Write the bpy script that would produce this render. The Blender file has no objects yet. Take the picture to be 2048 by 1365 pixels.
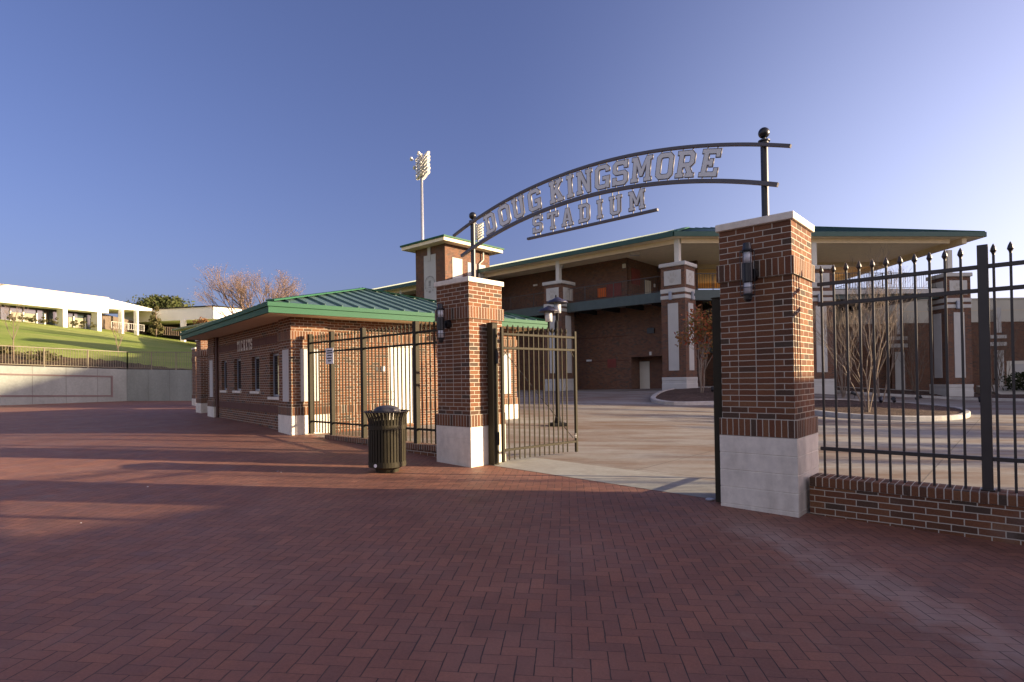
import bpy, bmesh, math, random
from mathutils import Vector, Matrix
random.seed(7)
R = math.radians
scene = bpy.context.scene
COL = scene.collection

# ------------------------------------------------------------------ survey
# Solved camera of the photograph (pixels of a 2048 wide frame); used to read distances off the place.
F, PITCH, ROLL, CY, CX, CZ = 1145.9, .0103, .0154, 745.8, 1024., 1.55
TH = -.7249                                   # heading of the fence line
U = Vector((math.cos(TH), math.sin(TH))); V = Vector((-math.sin(TH), math.cos(TH)))
def ray(px, py):
    xr = (px-CX)/F; yr = (py-CY)/F
    cr, sr = math.cos(ROLL), math.sin(ROLL)
    xn = xr*cr-yr*sr; yn = xr*sr+yr*cr
    cp, sp = math.cos(PITCH), math.sin(PITCH)
    d = Vector((xn, cp+yn*sp, sp-yn*cp)); return d/d.y
def at(px, py, y):                            # point at distance y
    d = ray(px, py); return Vector((d.x*y, y, CZ+d.z*y))
def st(s, t, z=0.): return Vector((U.x*s+V.x*t, U.y*s+V.y*t, z))
def to_st(x, y): return (U.x*x+U.y*y, V.x*x+V.y*y)
PRO = [(-60, .60), (-40, .50), (-20, .38), (-16, .36), (-13, .28), (-6.88, .08), (-1.87, -.03), (0, -.06), (2, -.10), (12, -.28), (60, -.5)]
def lerp_tab(tab, x):
    if x <= tab[0][0]: return tab[0][1]
    for (a, b), (c, d) in zip(tab, tab[1:]):
        if x <= c: return b+(d-b)*(x-a)/(c-a)
    return tab[-1][1]
def gz(x, y):                                 # height of the ground
    s, t = to_st(x, y)
    k = lerp_tab([(-40, 0.0), (-26, .006), (-15, .0105), (-3, -.0065), (20, -.0065)], s)
    return lerp_tab(PRO, s)+k*min(max(0, t-8), 40)
def on_ground(px, py, h=0.):
    y = 8.
    for i in range(60):
        d = ray(px, py); p = d*y
        y = .5*y+.5*max(2., min(120., (gz(p.x, y)+h-CZ)/d.z)) if d.z < -1e-4 else 60
    d = ray(px, py); return Vector((d.x*y, y, gz(d.x*y, y)+h))

# ------------------------------------------------------------------ materials
def new_mat(name, rough=.8, metal=0., spec=.3):
    m = bpy.data.materials.new(name); m.use_nodes = True
    b = m.node_tree.nodes['Principled BSDF']
    b.inputs['Roughness'].default_value = rough; b.inputs['Metallic'].default_value = metal
    b.inputs['Specular IOR Level'].default_value = spec
    return m, m.node_tree, b
class NT:
    def __init__(s, nt): s.nt = nt
    def n(s, t, **kw):
        o = s.nt.nodes.new(t)
        for k, v in kw.items(): setattr(o, k, v)
        return o
    def l(s, a, b): s.nt.links.new(a, b)
    def put(s, sock, v):
        if hasattr(v, 'is_output'): s.l(v, sock)
        else: sock.default_value = v
    def m(s, op, a, b=None, c=None):
        o = s.n('ShaderNodeMath', operation=op); s.put(o.inputs[0], a)
        if b is not None: s.put(o.inputs[1], b)
        if c is not None: s.put(o.inputs[2], c)
        return o.outputs[0]
    def mix(s, f, a, b, mode='MIX'):
        o = s.n('ShaderNodeMix', data_type='RGBA', blend_type=mode)
        s.put(o.inputs[0], f); s.put(o.inputs[6], a); s.put(o.inputs[7], b); return o.outputs[2]
    def ramp(s, f, stops, interp='LINEAR'):
        o = s.n('ShaderNodeValToRGB'); cr = o.color_ramp; cr.interpolation = interp
        while len(cr.elements) < len(stops): cr.elements.new(.5)
        for e, (p, c) in zip(cr.elements, stops):
            e.position = p; e.color = (*c, 1) if len(c) == 3 else c
        s.put(o.inputs[0], f); return o.outputs[0]
    def noise(s, vec, scale, detail=4, rough=.55, dim='3D'):
        o = s.n('ShaderNodeTexNoise'); o.inputs['Scale'].default_value = scale
        o.inputs['Detail'].default_value = detail; o.inputs['Roughness'].default_value = rough
        if vec is not None: s.l(vec, o.inputs['Vector'])
        return o.outputs[0]
    def bump(s, h, dist, strength, b):
        o = s.n('ShaderNodeBump'); o.inputs['Distance'].default_value = dist; o.inputs['Strength'].default_value = strength
        s.l(h, o.inputs['Height']); s.l(o.outputs[0], b.inputs['Normal'])
def c4(c): return (c[0], c[1], c[2], 1)
def plain(name, col, rough=.7, metal=0., spec=.3, var=.12, scale=3., bump=0.):
    m, nt, b = new_mat(name, rough, metal, spec); q = NT(nt)
    tc = q.n('ShaderNodeTexCoord').outputs['Object']
    f = q.noise(tc, scale, 5)
    k = q.ramp(f, [(.3, [1-var]*3), (.7, [1+var]*3)])
    q.l(q.mix(1., c4(col), k, 'MULTIPLY'), b.inputs['Base Color'])
    if bump:
        q.bump(q.noise(tc, scale*12, 4), bump, .5, b)
    return m
def brick_mat(name, offset=.5, swap=False, bw=.2032, rh=.2032/3, mortar=.0052, dark=1., mcol=(.49, .445, .355), lum=1., hue=(1, 1, 1)):
    m, nt, b = new_mat(name, .85, 0, .2); q = NT(nt)
    uv = q.n('ShaderNodeUVMap', uv_map='UVMap').outputs[0]
    sep = q.n('ShaderNodeSeparateXYZ'); q.l(uv, sep.inputs[0])
    cmb = q.n('ShaderNodeCombineXYZ')
    q.l(sep.outputs[1 if swap else 0], cmb.inputs[0]); q.l(sep.outputs[0 if swap else 1], cmb.inputs[1])
    # slight waviness of the joints
    wob = q.n('ShaderNodeTexNoise'); wob.inputs['Scale'].default_value = 14; q.l(uv, wob.inputs['Vector'])
    vs = q.n('ShaderNodeVectorMath', operation='SUBTRACT'); q.l(wob.outputs[1], vs.inputs[0]); vs.inputs[1].default_value = (.5, .5, .5)
    vm = q.n('ShaderNodeVectorMath', operation='SCALE'); q.l(vs.outputs[0], vm.inputs[0]); vm.inputs['Scale'].default_value = .006
    va = q.n('ShaderNodeVectorMath', operation='ADD'); q.l(cmb.outputs[0], va.inputs[0]); q.l(vm.outputs[0], va.inputs[1])
    br = q.n('ShaderNodeTexBrick'); br.offset = offset; br.offset_frequency = 2; br.squash = 1
    q.l(va.outputs[0], br.inputs['Vector'])
    br.inputs['Color1'].default_value = (0, 0, 0, 1); br.inputs['Color2'].default_value = (1, 1, 1, 1); br.inputs['Mortar'].default_value = (.5, .5, .5, 1)
    br.inputs['Scale'].default_value = 1; br.inputs['Mortar Size'].default_value = mortar; br.inputs['Mortar Smooth'].default_value = .15
    br.inputs['Bias'].default_value = 0; br.inputs['Brick Width'].default_value = bw; br.inputs['Row Height'].default_value = rh
    d = dark
    col = q.ramp(br.outputs['Color'], [(0, (.088*d, .050*d, .043*d)), (.14, (.125*d, .048*d, .034*d)), (.35, (.175*d, .058*d, .036*d)),
                                       (.6, (.215*d, .070*d, .040*d)), (.8, (.165*d, .052*d, .034*d)), (1, (.24*d, .088*d, .050*d))])
    col = q.mix(1., col, c4(hue), 'MULTIPLY')
    n1 = q.noise(uv, 55, 5, .65); n2 = q.noise(uv, 1.7, 5)
    col = q.mix(1., col, q.ramp(n1, [(.25, (.72,)*3), (.75, (1.25,)*3)]), 'MULTIPLY')
    mc = q.mix(q.ramp(n2, [(.35, (0,)*3), (.7, (1,)*3)]), c4([x*lum for x in mcol]), c4([x*.8*lum for x in mcol]))
    full = q.mix(br.outputs['Fac'], col, mc)
    full = q.mix(1., full, q.ramp(n2, [(.3, (.88,)*3), (.7, (1.1,)*3)]), 'MULTIPLY')
    full = q.mix(q.ramp(q.noise(uv, .8, 8, .75), [(.58, (0,)*3), (.74, (.22,)*3)]), full, (.36, .31, .27, 1)); q.l(full, b.inputs['Base Color'])
    h = q.m('ADD', q.m('MULTIPLY', br.outputs['Fac'], -1.), q.m('MULTIPLY', n1, .35))
    q.bump(h, .006, .8, b)
    return m
def paver_mat():
    m, nt, b = new_mat('herringbone_pavers', .72, 0, .35); q = NT(nt)
    tc = q.n('ShaderNodeTexCoord').outputs['Object']
    mp = q.n('ShaderNodeMapping'); mp.inputs['Rotation'].default_value = (0, 0, R(5.5)); mp.inputs['Scale'].default_value = (1/.1016,)*3
    q.l(tc, mp.inputs[0])
    wob = q.n('ShaderNodeTexNoise'); wob.inputs['Scale'].default_value = 1.1; wob.inputs['Detail'].default_value = 2; q.l(mp.outputs[0], wob.inputs['Vector'])
    vs = q.n('ShaderNodeVectorMath', operation='SUBTRACT'); q.l(wob.outputs[1], vs.inputs[0]); vs.inputs[1].default_value = (.5, .5, .5)
    vm = q.n('ShaderNodeVectorMath', operation='SCALE'); q.l(vs.outputs[0], vm.inputs[0]); vm.inputs['Scale'].default_value = .10
    va = q.n('ShaderNodeVectorMath', operation='ADD'); q.l(mp.outputs[0], va.inputs[0]); q.l(vm.outputs[0], va.inputs[1])
    sp = q.n('ShaderNodeSeparateXYZ'); q.l(va.outputs[0], sp.inputs[0])
    x, y = sp.outputs[0], sp.outputs[1]
    i = q.m('FLOOR', x); j = q.m('FLOOR', y); fx = q.m('SUBTRACT', x, i); fy = q.m('SUBTRACT', y, j)
    k = q.m('FLOORED_MODULO', q.m('ADD', q.m('SUBTRACT', i, j), 4000.), 4.)
    isv = q.m('GREATER_THAN', k, 1.5)                       # standing brick
    sec = q.m('ADD', q.m('COMPARE', k, 1., .1), q.m('COMPARE', k, 2., .1))   # second half
    def sel(f, a, c): return q.m('ADD', q.m('MULTIPLY', q.m('SUBTRACT', 1., f), a), q.m('MULTIPLY', f, c))
    uu = q.m('ADD', sel(isv, fx, fy), sec); vv = sel(isv, fy, fx)
    e1 = q.m('MINIMUM', uu, q.m('SUBTRACT', 2., uu)); e2 = q.m('MINIMUM', vv, q.m('SUBTRACT', 1., vv))
    e1 = q.m('MULTIPLY', e1, sel(isv, 1., 2.1)); e2 = q.m('MULTIPLY', e2, sel(isv, 2.1, 1.))
    # long joints are open and dark, butt joints tight
    edge = q.m('MINIMUM', e1, e2)
    nj = q.noise(mp.outputs[0], .8, 3)
    wid = q.m('ADD', .006, q.m('MULTIPLY', nj, .042))
    joint = q.n('ShaderNodeMapRange'); joint.interpolation_type = 'SMOOTHSTEP'
    q.l(edge, joint.inputs[0]); q.l(q.m('MULTIPLY', wid, .5), joint.inputs[1]); q.l(q.m('MULTIPLY', wid, 1.7), joint.inputs[2])
    jf = joint.outputs[0]
    idx = q.n('ShaderNodeCombineXYZ')
    q.l(q.m('SUBTRACT', i, q.m('MULTIPLY', q.m('SUBTRACT', 1., isv), sec)), idx.inputs[0])
    q.l(q.m('SUBTRACT', j, q.m('MULTIPLY', isv, sec)), idx.inputs[1]); q.l(isv, idx.inputs[2])
    wn = q.n('ShaderNodeTexWhiteNoise', noise_dimensions='3D'); q.l(idx.outputs[0], wn.inputs[0])
    col = q.ramp(wn.outputs[0], [(0, (.19, .088, .061)), (.25, (.215, .096, .064)), (.5, (.245, .107, .068)), (.75, (.205, .093, .064)), (1, (.265, .116, .073))])
    big = q.noise(tc, .55, 6, .6); fine = q.noise(tc, 60, 5, .7); mid = q.noise(tc, 3.2, 5, .6)
    col = q.mix(1., col, q.ramp(fine, [(.2, (.75,)*3), (.8, (1.22,)*3)]), 'MULTIPLY')
    col = q.mix(1., col, q.ramp(mid, [(.3, (.86,)*3), (.7, (1.12,)*3)]), 'MULTIPLY')
    # pale worn streaks with their own outline: one runs from the right pillar towards the camera
    sep = q.n('ShaderNodeSeparateXYZ'); q.l(tc, sep.inputs[0])
    dist = q.m('ABSOLUTE', q.m('ADD', q.m('SUBTRACT', sep.outputs[0], q.m('MULTIPLY', sep.outputs[1], -.18)), q.m('MULTIPLY_ADD', mid, -1.1, -2.95)))
    streak = q.n('ShaderNodeMapRange'); streak.interpolation_type = 'SMOOTHSTEP'
    q.l(dist, streak.inputs[0]); streak.inputs[1].default_value = .42; streak.inputs[2].default_value = 0.; streak.inputs[3].default_value = 0; streak.inputs[4].default_value = .55
    near = q.n('ShaderNodeMapRange'); q.l(sep.outputs[1], near.inputs[0]); near.inputs[1].default_value = 6.6; near.inputs[2].default_value = 5.6
    st_f = q.m('MULTIPLY', q.m('MULTIPLY', streak.outputs[0], near.outputs[0]), q.ramp(big, [(.3, (.4,)*3), (.6, (1,)*3)]))
    col = q.mix(st_f, col, (.36, .28, .23, 1))
    col = q.mix(q.ramp(big, [(.45, (0,)*3), (.75, (.28,)*3)]), col, (.36, .23, .18, 1))
    vg = q.n('ShaderNodeTexVoronoi'); vg.inputs['Scale'].default_value = 1.9; q.l(tc, vg.inputs['Vector'])
    col = q.mix(q.ramp(vg.outputs['Distance'], [(.028, (.6,)*3), (.045, (0,)*3)]), col, (.05, .04, .036, 1))
    col = q.mix(q.ramp(q.noise(tc, .9, 7, .72), [(.60, (0,)*3), (.70, (.30,)*3)]), col, (.30, .235, .19, 1))
    grime = q.ramp(q.noise(tc, 1.3, 6, .65), [(.52, (1,)*3), (.72, (.78,)*3)])
    col = q.mix(1., col, grime, 'MULTIPLY')
    full = q.mix(jf, (.045, .030, .026, 1), col)
    q.l(full, b.inputs['Base Color'])
    q.l(q.ramp(mid, [(.3, (.55,)*3), (.7, (.8,)*3)]), b.inputs['Roughness'])
    tilt = q.m('MULTIPLY', wn.outputs[0], .25)
    q.bump(q.m('ADD', q.m('ADD', jf, tilt), q.m('MULTIPLY', fine, .22)), .005, .75, b)
    return m
def concrete_mat(name, base, stain, bump=.002, scale=.35, stretch=(1, 1, 1), rough=.85, seams=0, fade=(.42, .62)):
    m, nt, b = new_mat(name, rough, 0, .3); q = NT(nt)
    tc = q.n('ShaderNodeTexCoord').outputs['Object']
    mp = q.n('ShaderNodeMapping'); mp.inputs['Scale'].default_value = stretch; q.l(tc, mp.inputs[0])
    n1 = q.noise(mp.outputs[0], scale, 7, .62); n2 = q.noise(tc, 9, 6, .7); n3 = q.noise(mp.outputs[0], scale*4, 6, .6)
    f = q.m('ADD', q.m('MULTIPLY', n1, .72), q.m('MULTIPLY', n3, .28))
    col = q.mix(q.ramp(f, [(fade[0], (0,)*3), (fade[1], (1,)*3)]), c4(base), c4(stain))
    col = q.mix(1., col, q.ramp(n2, [(.25, (.84,)*3), (.75, (1.12,)*3)]), 'MULTIPLY')
    h = n2
    if seams:
        uv = q.n('ShaderNodeUVMap', uv_map='UVMap').outputs[0]
        br = q.n('ShaderNodeTexBrick'); br.offset = 0; q.l(uv, br.inputs['Vector']); br.inputs['Scale'].default_value = 1
        br.inputs['Brick Width'].default_value = seams; br.inputs['Row Height'].default_value = 60. if seams < 2 else seams
        br.inputs['Mortar Size'].default_value = .012; br.inputs['Mortar Smooth'].default_value = .15
        col = q.mix(q.m('MULTIPLY', br.outputs['Fac'], .75), col, (.10, .09, .08, 1))
        h = q.m('ADD', n2, q.m('MULTIPLY', br.outputs['Fac'], -3.))
    q.l(col, b.inputs['Base Color']); q.bump(h, bump, .6, b)
    return m
def speckle_mat(name, cols, scale=40, big=.6, bump=.02, rough=.95):
    m, nt, b = new_mat(name, rough, 0, .15); q = NT(nt)
    tc = q.n('ShaderNodeTexCoord').outputs['Object']
    v = q.n('ShaderNodeTexVoronoi'); v.inputs['Scale'].default_value = scale; q.l(tc, v.inputs['Vector'])
    wn = q.n('ShaderNodeSeparateColor'); q.l(v.outputs['Color'], wn.inputs[0])
    n = len(cols)
    col = q.ramp(wn.outputs[0], [(k/(n-1), c) for k, c in enumerate(cols)])
    col = q.mix(1., col, q.ramp(q.noise(tc, big, 6, .65), [(.3, (.65,)*3), (.7, (1.3,)*3)]), 'MULTIPLY')
    q.l(col, b.inputs['Base Color']); q.bump(v.outputs['Distance'], bump, .8, b)
    return m
def grass_mat():
    m, nt, b = new_mat('lawn_grass', .95, 0, .1); q = NT(nt)
    tc = q.n('ShaderNodeTexCoord').outputs['Object']
    mp = q.n('ShaderNodeMapping'); mp.inputs['Scale'].default_value = (.35, 1, 1); mp.inputs['Rotation'].default_value = (0, 0, R(-18)); q.l(tc, mp.inputs[0])
    a = q.noise(mp.outputs[0], .16, 8, .7); c = q.noise(tc, 7, 6, .75)
    col = q.ramp(a, [(.28, (.15, .22, .042)), (.42, (.20, .265, .055)), (.55, (.26, .30, .080)), (.7, (.33, .335, .115))])
    col = q.mix(1., col, q.ramp(c, [(.25, (.65,)*3), (.75, (1.3,)*3)]), 'MULTIPLY')
    q.l(col, b.inputs['Base Color']); q.bump(c, .06, .9, b)
    return m
def leaf_mat(name, cols, trans=.25, rough=.7):
    m, nt, b = new_mat(name, rough, 0, .25); q = NT(nt)
    g = q.n('ShaderNodeNewGeometry').outputs['Random Per Island']
    n = len(cols)
    col = q.ramp(g, [(k/max(1, n-1), c) for k, c in enumerate(cols)])
    q.l(col, b.inputs['Base Color'])
    tr = q.n('ShaderNodeBsdfTranslucent'); q.l(col, tr.inputs[0])
    mx = q.n('ShaderNodeMixShader'); mx.inputs[0].default_value = trans
    out = nt.nodes['Material Output']; q.l(b.outputs[0], mx.inputs[1]); q.l(tr.outputs[0], mx.inputs[2]); q.l(mx.outputs[0], out.inputs[0])
    return m
def glass_mat(name, col=(.02, .025, .03), rough=.05):
    m, nt, b = new_mat(name, rough, 0, .8); b.inputs['Base Color'].default_value = c4(col)
    return m

M = {}
HU = (.86, 1.15, .98)
M['brick'] = brick_mat('red_brick', hue=HU, lum=1.12)
M['stack'] = brick_mat('red_brick_stack_bond', offset=0., hue=HU, lum=1.12)
M['soldier'] = brick_mat('red_brick_soldier', offset=0., swap=True, hue=HU, lum=1.12)
M['brickfar'] = brick_mat('brown_red_brick', dark=.95, mcol=(.30, .26, .22), mortar=.005, hue=(.86, 1.16, 1.08))
M['band'] = plain('brown_brick_band', (.12, .058, .042), .85, var=.15, scale=5)
M['louver'] = plain('red_louver', (.20, .05, .04), .6)
M['paver'] = paver_mat()
M['plaza'] = concrete_mat('stain_shade_concrete', (.255, .245, .225), (.165, .115, .083), .002, .30, (.5, 1.6, 1), seams=3.6, fade=(.42, .60))  # stain streaks also paint in the mottled sun and shade of the plaza
M['apron'] = concrete_mat('grey_concrete', (.30, .305, .28), (.25, .24, .215), .002, .5)
M['kerb'] = concrete_mat('kerb_concrete', (.44, .43, .40), (.36, .34, .31), .002, 1.2)
M['wallconc'] = concrete_mat('wall_concrete', (.29, .31, .275), (.23, .245, .22), .003, .25, (1, 1, .35), seams=1.55)
M['stone'] = concrete_mat('cast_stone', (.76, .71, .60), (.60, .55, .45), .0012, .8, (2.2, 2.2, .6), rough=.8, fade=(.46, .72))
M['stonefar'] = plain('pale_stone', (.52, .51, .47), .8, var=.06, scale=1.5)
M['cream'] = plain('cream_stucco', (.56, .53, .44), .85, var=.05, scale=.7)
M['white'] = plain('white_stucco', (.80, .77, .70), .85, var=.04, scale=.4)
M['fence'] = plain('dark_bronze_metal', (.030, .026, .024), .42, .0, .5, var=.15, scale=6)
M['olive'] = plain('olive_bronze_metal', (.036, .031, .019), .7, 0., .18, var=.10, scale=6)
M['railpale'] = plain('pale_bronze_rail', (.22, .19, .13), .5, var=.1)
M['arch'] = plain('dark_steel', (.085, .080, .085), .4, 0., .5, var=.1)
M['letter'] = plain('pale_grey_enamel', (.70, .73, .71), .45, 0, .4, var=.05)
M['black'] = plain('black_metal', (.012, .012, .014), .35, 0, .5)
M['green'] = plain('green_painted_metal', (.028, .105, .055), .6, 0, .2, var=.06, scale=.8)
M['roof'] = plain('green_metal_roof', (.115, .19, .165), .38, 0.25, .5, var=.10, scale=.5)
M['dkgreen'] = plain('dark_green_metal', (.030, .085, .065), .45, 0, .4, var=.08)
M['steelgreen'] = plain('grey_green_steel', (.062, .088, .085), .5, 0, .4)
M['soffit'] = plain('tan_soffit', (.70, .57, .37), .85, var=.05)
M['soffit2'] = plain('cream_soffit', (.92, .80, .55), .85, var=.05)
M['post'] = plain('offwhite_paint', (.62, .60, .53), .6, var=.05)
M['tan'] = plain('orange_tan_panel', (.85, .52, .18), .7, var=.08)
M['door'] = plain('pale_beige_door', (.66, .63, .53), .5, var=.04)
M['frame'] = plain('grey_aluminium', (.30, .33, .38), .45, .3, .5)
M['glass'] = glass_mat('dark_glass')
M['glassb'] = glass_mat('office_glass', (.035, .05, .06), .08)
M['blind'] = plain('window_blind', (.26, .245, .175), .8)
M['lampglass'] = plain('frosted_lamp_glass', (.55, .56, .58), .25, 0, .6)
M['galv'] = plain('galvanised_steel', (.55, .55, .56), .35, .6, .5)
M['lens'] = plain('floodlight_reflector', (.70, .68, .65), .3, .3, .5)
M['orange'] = plain('orange_plastic', (.62, .13, .02), .5)
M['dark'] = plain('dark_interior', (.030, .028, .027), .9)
M['paper'] = plain('white_sign_panel', (.78, .78, .78), .6, var=.03)
M['ink'] = plain('black_ink', (.02, .02, .02), .7)
M['emblem'] = plain('grey_emblem', (.30, .29, .27), .7)
M['mulch'] = speckle_mat('bark_mulch', [(.030, .018, .014), (.075, .045, .034), (.12, .082, .062), (.05, .03, .022), (.20, .15, .12)], 26, .8)
M['ivy'] = speckle_mat('mulch_slope', [(.06, .035, .022), (.10, .06, .035), (.045, .045, .02), (.13, .085, .05)], 5, .5, .08)
M['grass'] = grass_mat()
M['bark'] = plain('grey_bark', (.20, .15, .11), .9, var=.25, scale=4)
M['barkp'] = plain('pale_smooth_bark', (.24, .19, .145), .8, var=.2, scale=6)
M['twig'] = plain('brown_twigs', (.24, .165, .125), .9, var=.25, scale=2)
M['leafpink'] = leaf_mat('rusty_pink_leaves', [(.27, .16, .115), (.31, .20, .14), (.29, .21, .15), (.24, .155, .125)])
M['leafaut'] = leaf_mat('autumn_leaves', [(.36, .07, .03), (.42, .15, .05), (.24, .16, .04), (.13, .13, .03), (.30, .05, .03)])
M['leafgreen'] = leaf_mat('evergreen_leaves', [(.055, .075, .018), (.085, .10, .028), (.12, .125, .04), (.04, .055, .014)])
M['leafhedge'] = leaf_mat('dark_hedge_leaves', [(.020, .032, .012), (.035, .045, .016), (.05, .06, .02)])
M['leafolive'] = leaf_mat('olive_leaves', [(.075, .08, .025), (.105, .10, .035), (.14, .115, .05), (.065, .062, .022)])
M['leaforange'] = leaf_mat('orange_brown_leaves', [(.26, .12, .045), (.33, .18, .07), (.20, .09, .04)])

# ------------------------------------------------------------------ mesh helpers
class MB:
    def __init__(s): s.bm = bmesh.new()
    def poly(s, pts):
        return s.bm.faces.new([s.bm.verts.new(Vector(p)) for p in pts])
    def hexa(s, b, t):                               # bottom ring, top ring (counter-clockwise from above)
        n = len(b)
        vb = [s.bm.verts.new(Vector(p)) for p in b]; vt = [s.bm.verts.new(Vector(p)) for p in t]
        s.bm.faces.new(vb[::-1]); s.bm.faces.new(vt)
        for i in range(n): s.bm.faces.new([vb[i], vb[(i+1) % n], vt[(i+1) % n], vt[i]])
        return vb+vt
    def box(s, x0, x1, y0, y1, z0, z1, bev=0., seg=1):
        v = s.hexa([(x0, y0, z0), (x1, y0, z0), (x1, y1, z0), (x0, y1, z0)], [(x0, y0, z1), (x1, y0, z1), (x1, y1, z1), (x0, y1, z1)])
        if bev:
            es = list({e for q in v for e in q.link_edges})
            bmesh.ops.bevel(s.bm, geom=es, offset=bev, segments=seg, affect='EDGES', profile=.5)
        return v
    def beam(s, p, q, w, h, up=(0, 0, 1)):           # box between two points
        p, q = Vector(p), Vector(q); d = (q-p).normalized(); u = Vector(up)
        if abs(d.dot(u)) > .99: u = Vector((1, 0, 0))
        a = d.cross(u).normalized()*w/2; c = a.cross(d).normalized()*h/2
        s.hexa([p-a-c, p+a-c, p+a+c, p-a+c], [q-a-c, q+a-c, q+a+c, q-a+c])
    def tube(s, pts, rad, n=8, cap=True):
        rings = []; pts = [Vector(p) for p in pts]
        if not hasattr(rad, '__len__'): rad = [rad]*len(pts)
        ref = None
        for i, p in enumerate(pts):
            d = (pts[min(i+1, len(pts)-1)]-pts[max(i-1, 0)]).normalized()
            if ref is None:
                ref = d.orthogonal().normalized()
            a = (ref-d*ref.dot(d))
            a = a.normalized() if a.length > 1e-5 else d.orthogonal().normalized()
            ref = a; c = d.cross(a)
            rings.append([s.bm.verts.new(p+(a*math.cos(2*math.pi*k/n)+c*math.sin(2*math.pi*k/n))*rad[i]) for k in range(n)])
        for A, B in zip(rings, rings[1:]):
            for k in range(n): s.bm.faces.new([A[k], A[(k+1) % n], B[(k+1) % n], B[k]])
        if cap:
            s.bm.faces.new(rings[0][::-1]); s.bm.faces.new(rings[-1])
    def lathe(s, prof, n=24, c=(0, 0, 0)):           # (radius, z)
        c = Vector(c); rings = []
        for r, z in prof:
            if r < 1e-5: rings.append([s.bm.verts.new(c+Vector((0, 0, z)))])
            else: rings.append([s.bm.verts.new(c+Vector((r*math.cos(2*math.pi*k/n), r*math.sin(2*math.pi*k/n), z))) for k in range(n)])
        for A, B in zip(rings, rings[1:]):
            if len(A) == 1 and len(B) == 1: continue
            for k in range(n):
                k2 = (k+1) % n
                if len(A) == 1: s.bm.faces.new([A[0], B[k2], B[k]])
                elif len(B) == 1: s.bm.faces.new([A[k], A[k2], B[0]])
                else: s.bm.faces.new([A[k], A[k2], B[k2], B[k]])
    def prism(s, outline, y0, y1):                   # outline in x,z pushed along y
        n = len(outline)
        A = [s.bm.verts.new((x, y0, z)) for x, z in outline]; B = [s.bm.verts.new((x, y1, z)) for x, z in outline]
        s.bm.faces.new(A); s.bm.faces.new(B[::-1])
        for i in range(n): s.bm.faces.new([A[(i+1) % n], A[i], B[i], B[(i+1) % n]])
    def slab(s, pts, z0, z1):                        # plan outline between two heights
        s.hexa([(p[0], p[1], z0) for p in pts], [(p[0], p[1], z1) for p in pts])
    def build(s, name, mat, parent=None, smooth=False, uvoff=(0, 0), recalc=True):
        bm = s.bm
        if recalc: bmesh.ops.recalc_face_normals(bm, faces=bm.faces[:])
        uvl = bm.loops.layers.uv.new('UVMap'); bm.normal_update()
        for f in bm.faces:
            n = f.normal
            if abs(n.z) > .75: t = Vector((1, 0, 0)); w = Vector((0, 1, 0))
            else:
                t = Vector((-n.y, n.x, 0)).normalized()
                if abs(t.x) > abs(t.y):
                    if t.x < 0: t = -t
                elif t.y < 0: t = -t
                w = Vector((0, 0, 1))
            for l in f.loops: l[uvl].uv = (l.vert.co.dot(t)+uvoff[0], l.vert.co.dot(w)+uvoff[1])
            f.smooth = smooth
        me = bpy.data.meshes.new(name); bm.to_mesh(me); bm.free()
        me.materials.append(mat)
        return link(name, me, parent)
def link(name, data, parent=None, loc=None, rz=0.):
    o = bpy.data.objects.new(name, data); COL.objects.link(o)
    if parent is not None: o.parent = parent
    if loc is not None: o.location = loc
    if rz: o.rotation_euler = (0, 0, rz)
    return o
def tag(o, label, cat, group=None, kind=None):
    if label: o['label'] = label
    if cat: o['category'] = cat
    if group: o['group'] = group
    if kind: o['kind'] = kind
    return o
def thing(name, label, cat, loc=(0, 0, 0), rz=0., group=None):
    o = bpy.data.objects.new(name, None); COL.objects.link(o); o.empty_display_size = .2
    o.location = loc; o.rotation_euler = (0, 0, rz)
    return tag(o, label, cat, group)
def structure(o): o['kind'] = 'structure'; return o
def kids(o): return [c for c in COL.objects if c.parent == o]
def dup(o, parent=None, loc=None, rz=None, label=None):
    ch = kids(o); c = o.copy(); COL.objects.link(c)
    if parent is not None: c.parent = parent
    if loc is not None: c.location = loc
    if rz is not None: c.rotation_euler = (0, 0, rz)
    if label: c['label'] = label
    for k in ch: dup(k, c)
    return c

# ------------------------------------------------------------------ camera, light, sky
cd = bpy.data.cameras.new('camera'); cam = link('camera', cd); scene.camera = cam
cd.sensor_width = 36; cd.lens = F/2048*36; cd.shift_y = (CY-682.5)/2048; cd.clip_start = .1; cd.clip_end = 3000
fwd = Vector((0, math.cos(PITCH), math.sin(PITCH))); upv = Vector((0, -math.sin(PITCH), math.cos(PITCH))); rgt = Vector((1, 0, 0))
cr, sr = math.cos(ROLL), math.sin(ROLL)
right = rgt*cr-upv*sr; up2 = rgt*sr+upv*cr          # horizon rises to the right
rot = Matrix((right, up2, -fwd)).transposed()
cam.matrix_world = Matrix.Translation((0, 0, CZ)) @ rot.to_4x4()

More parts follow.
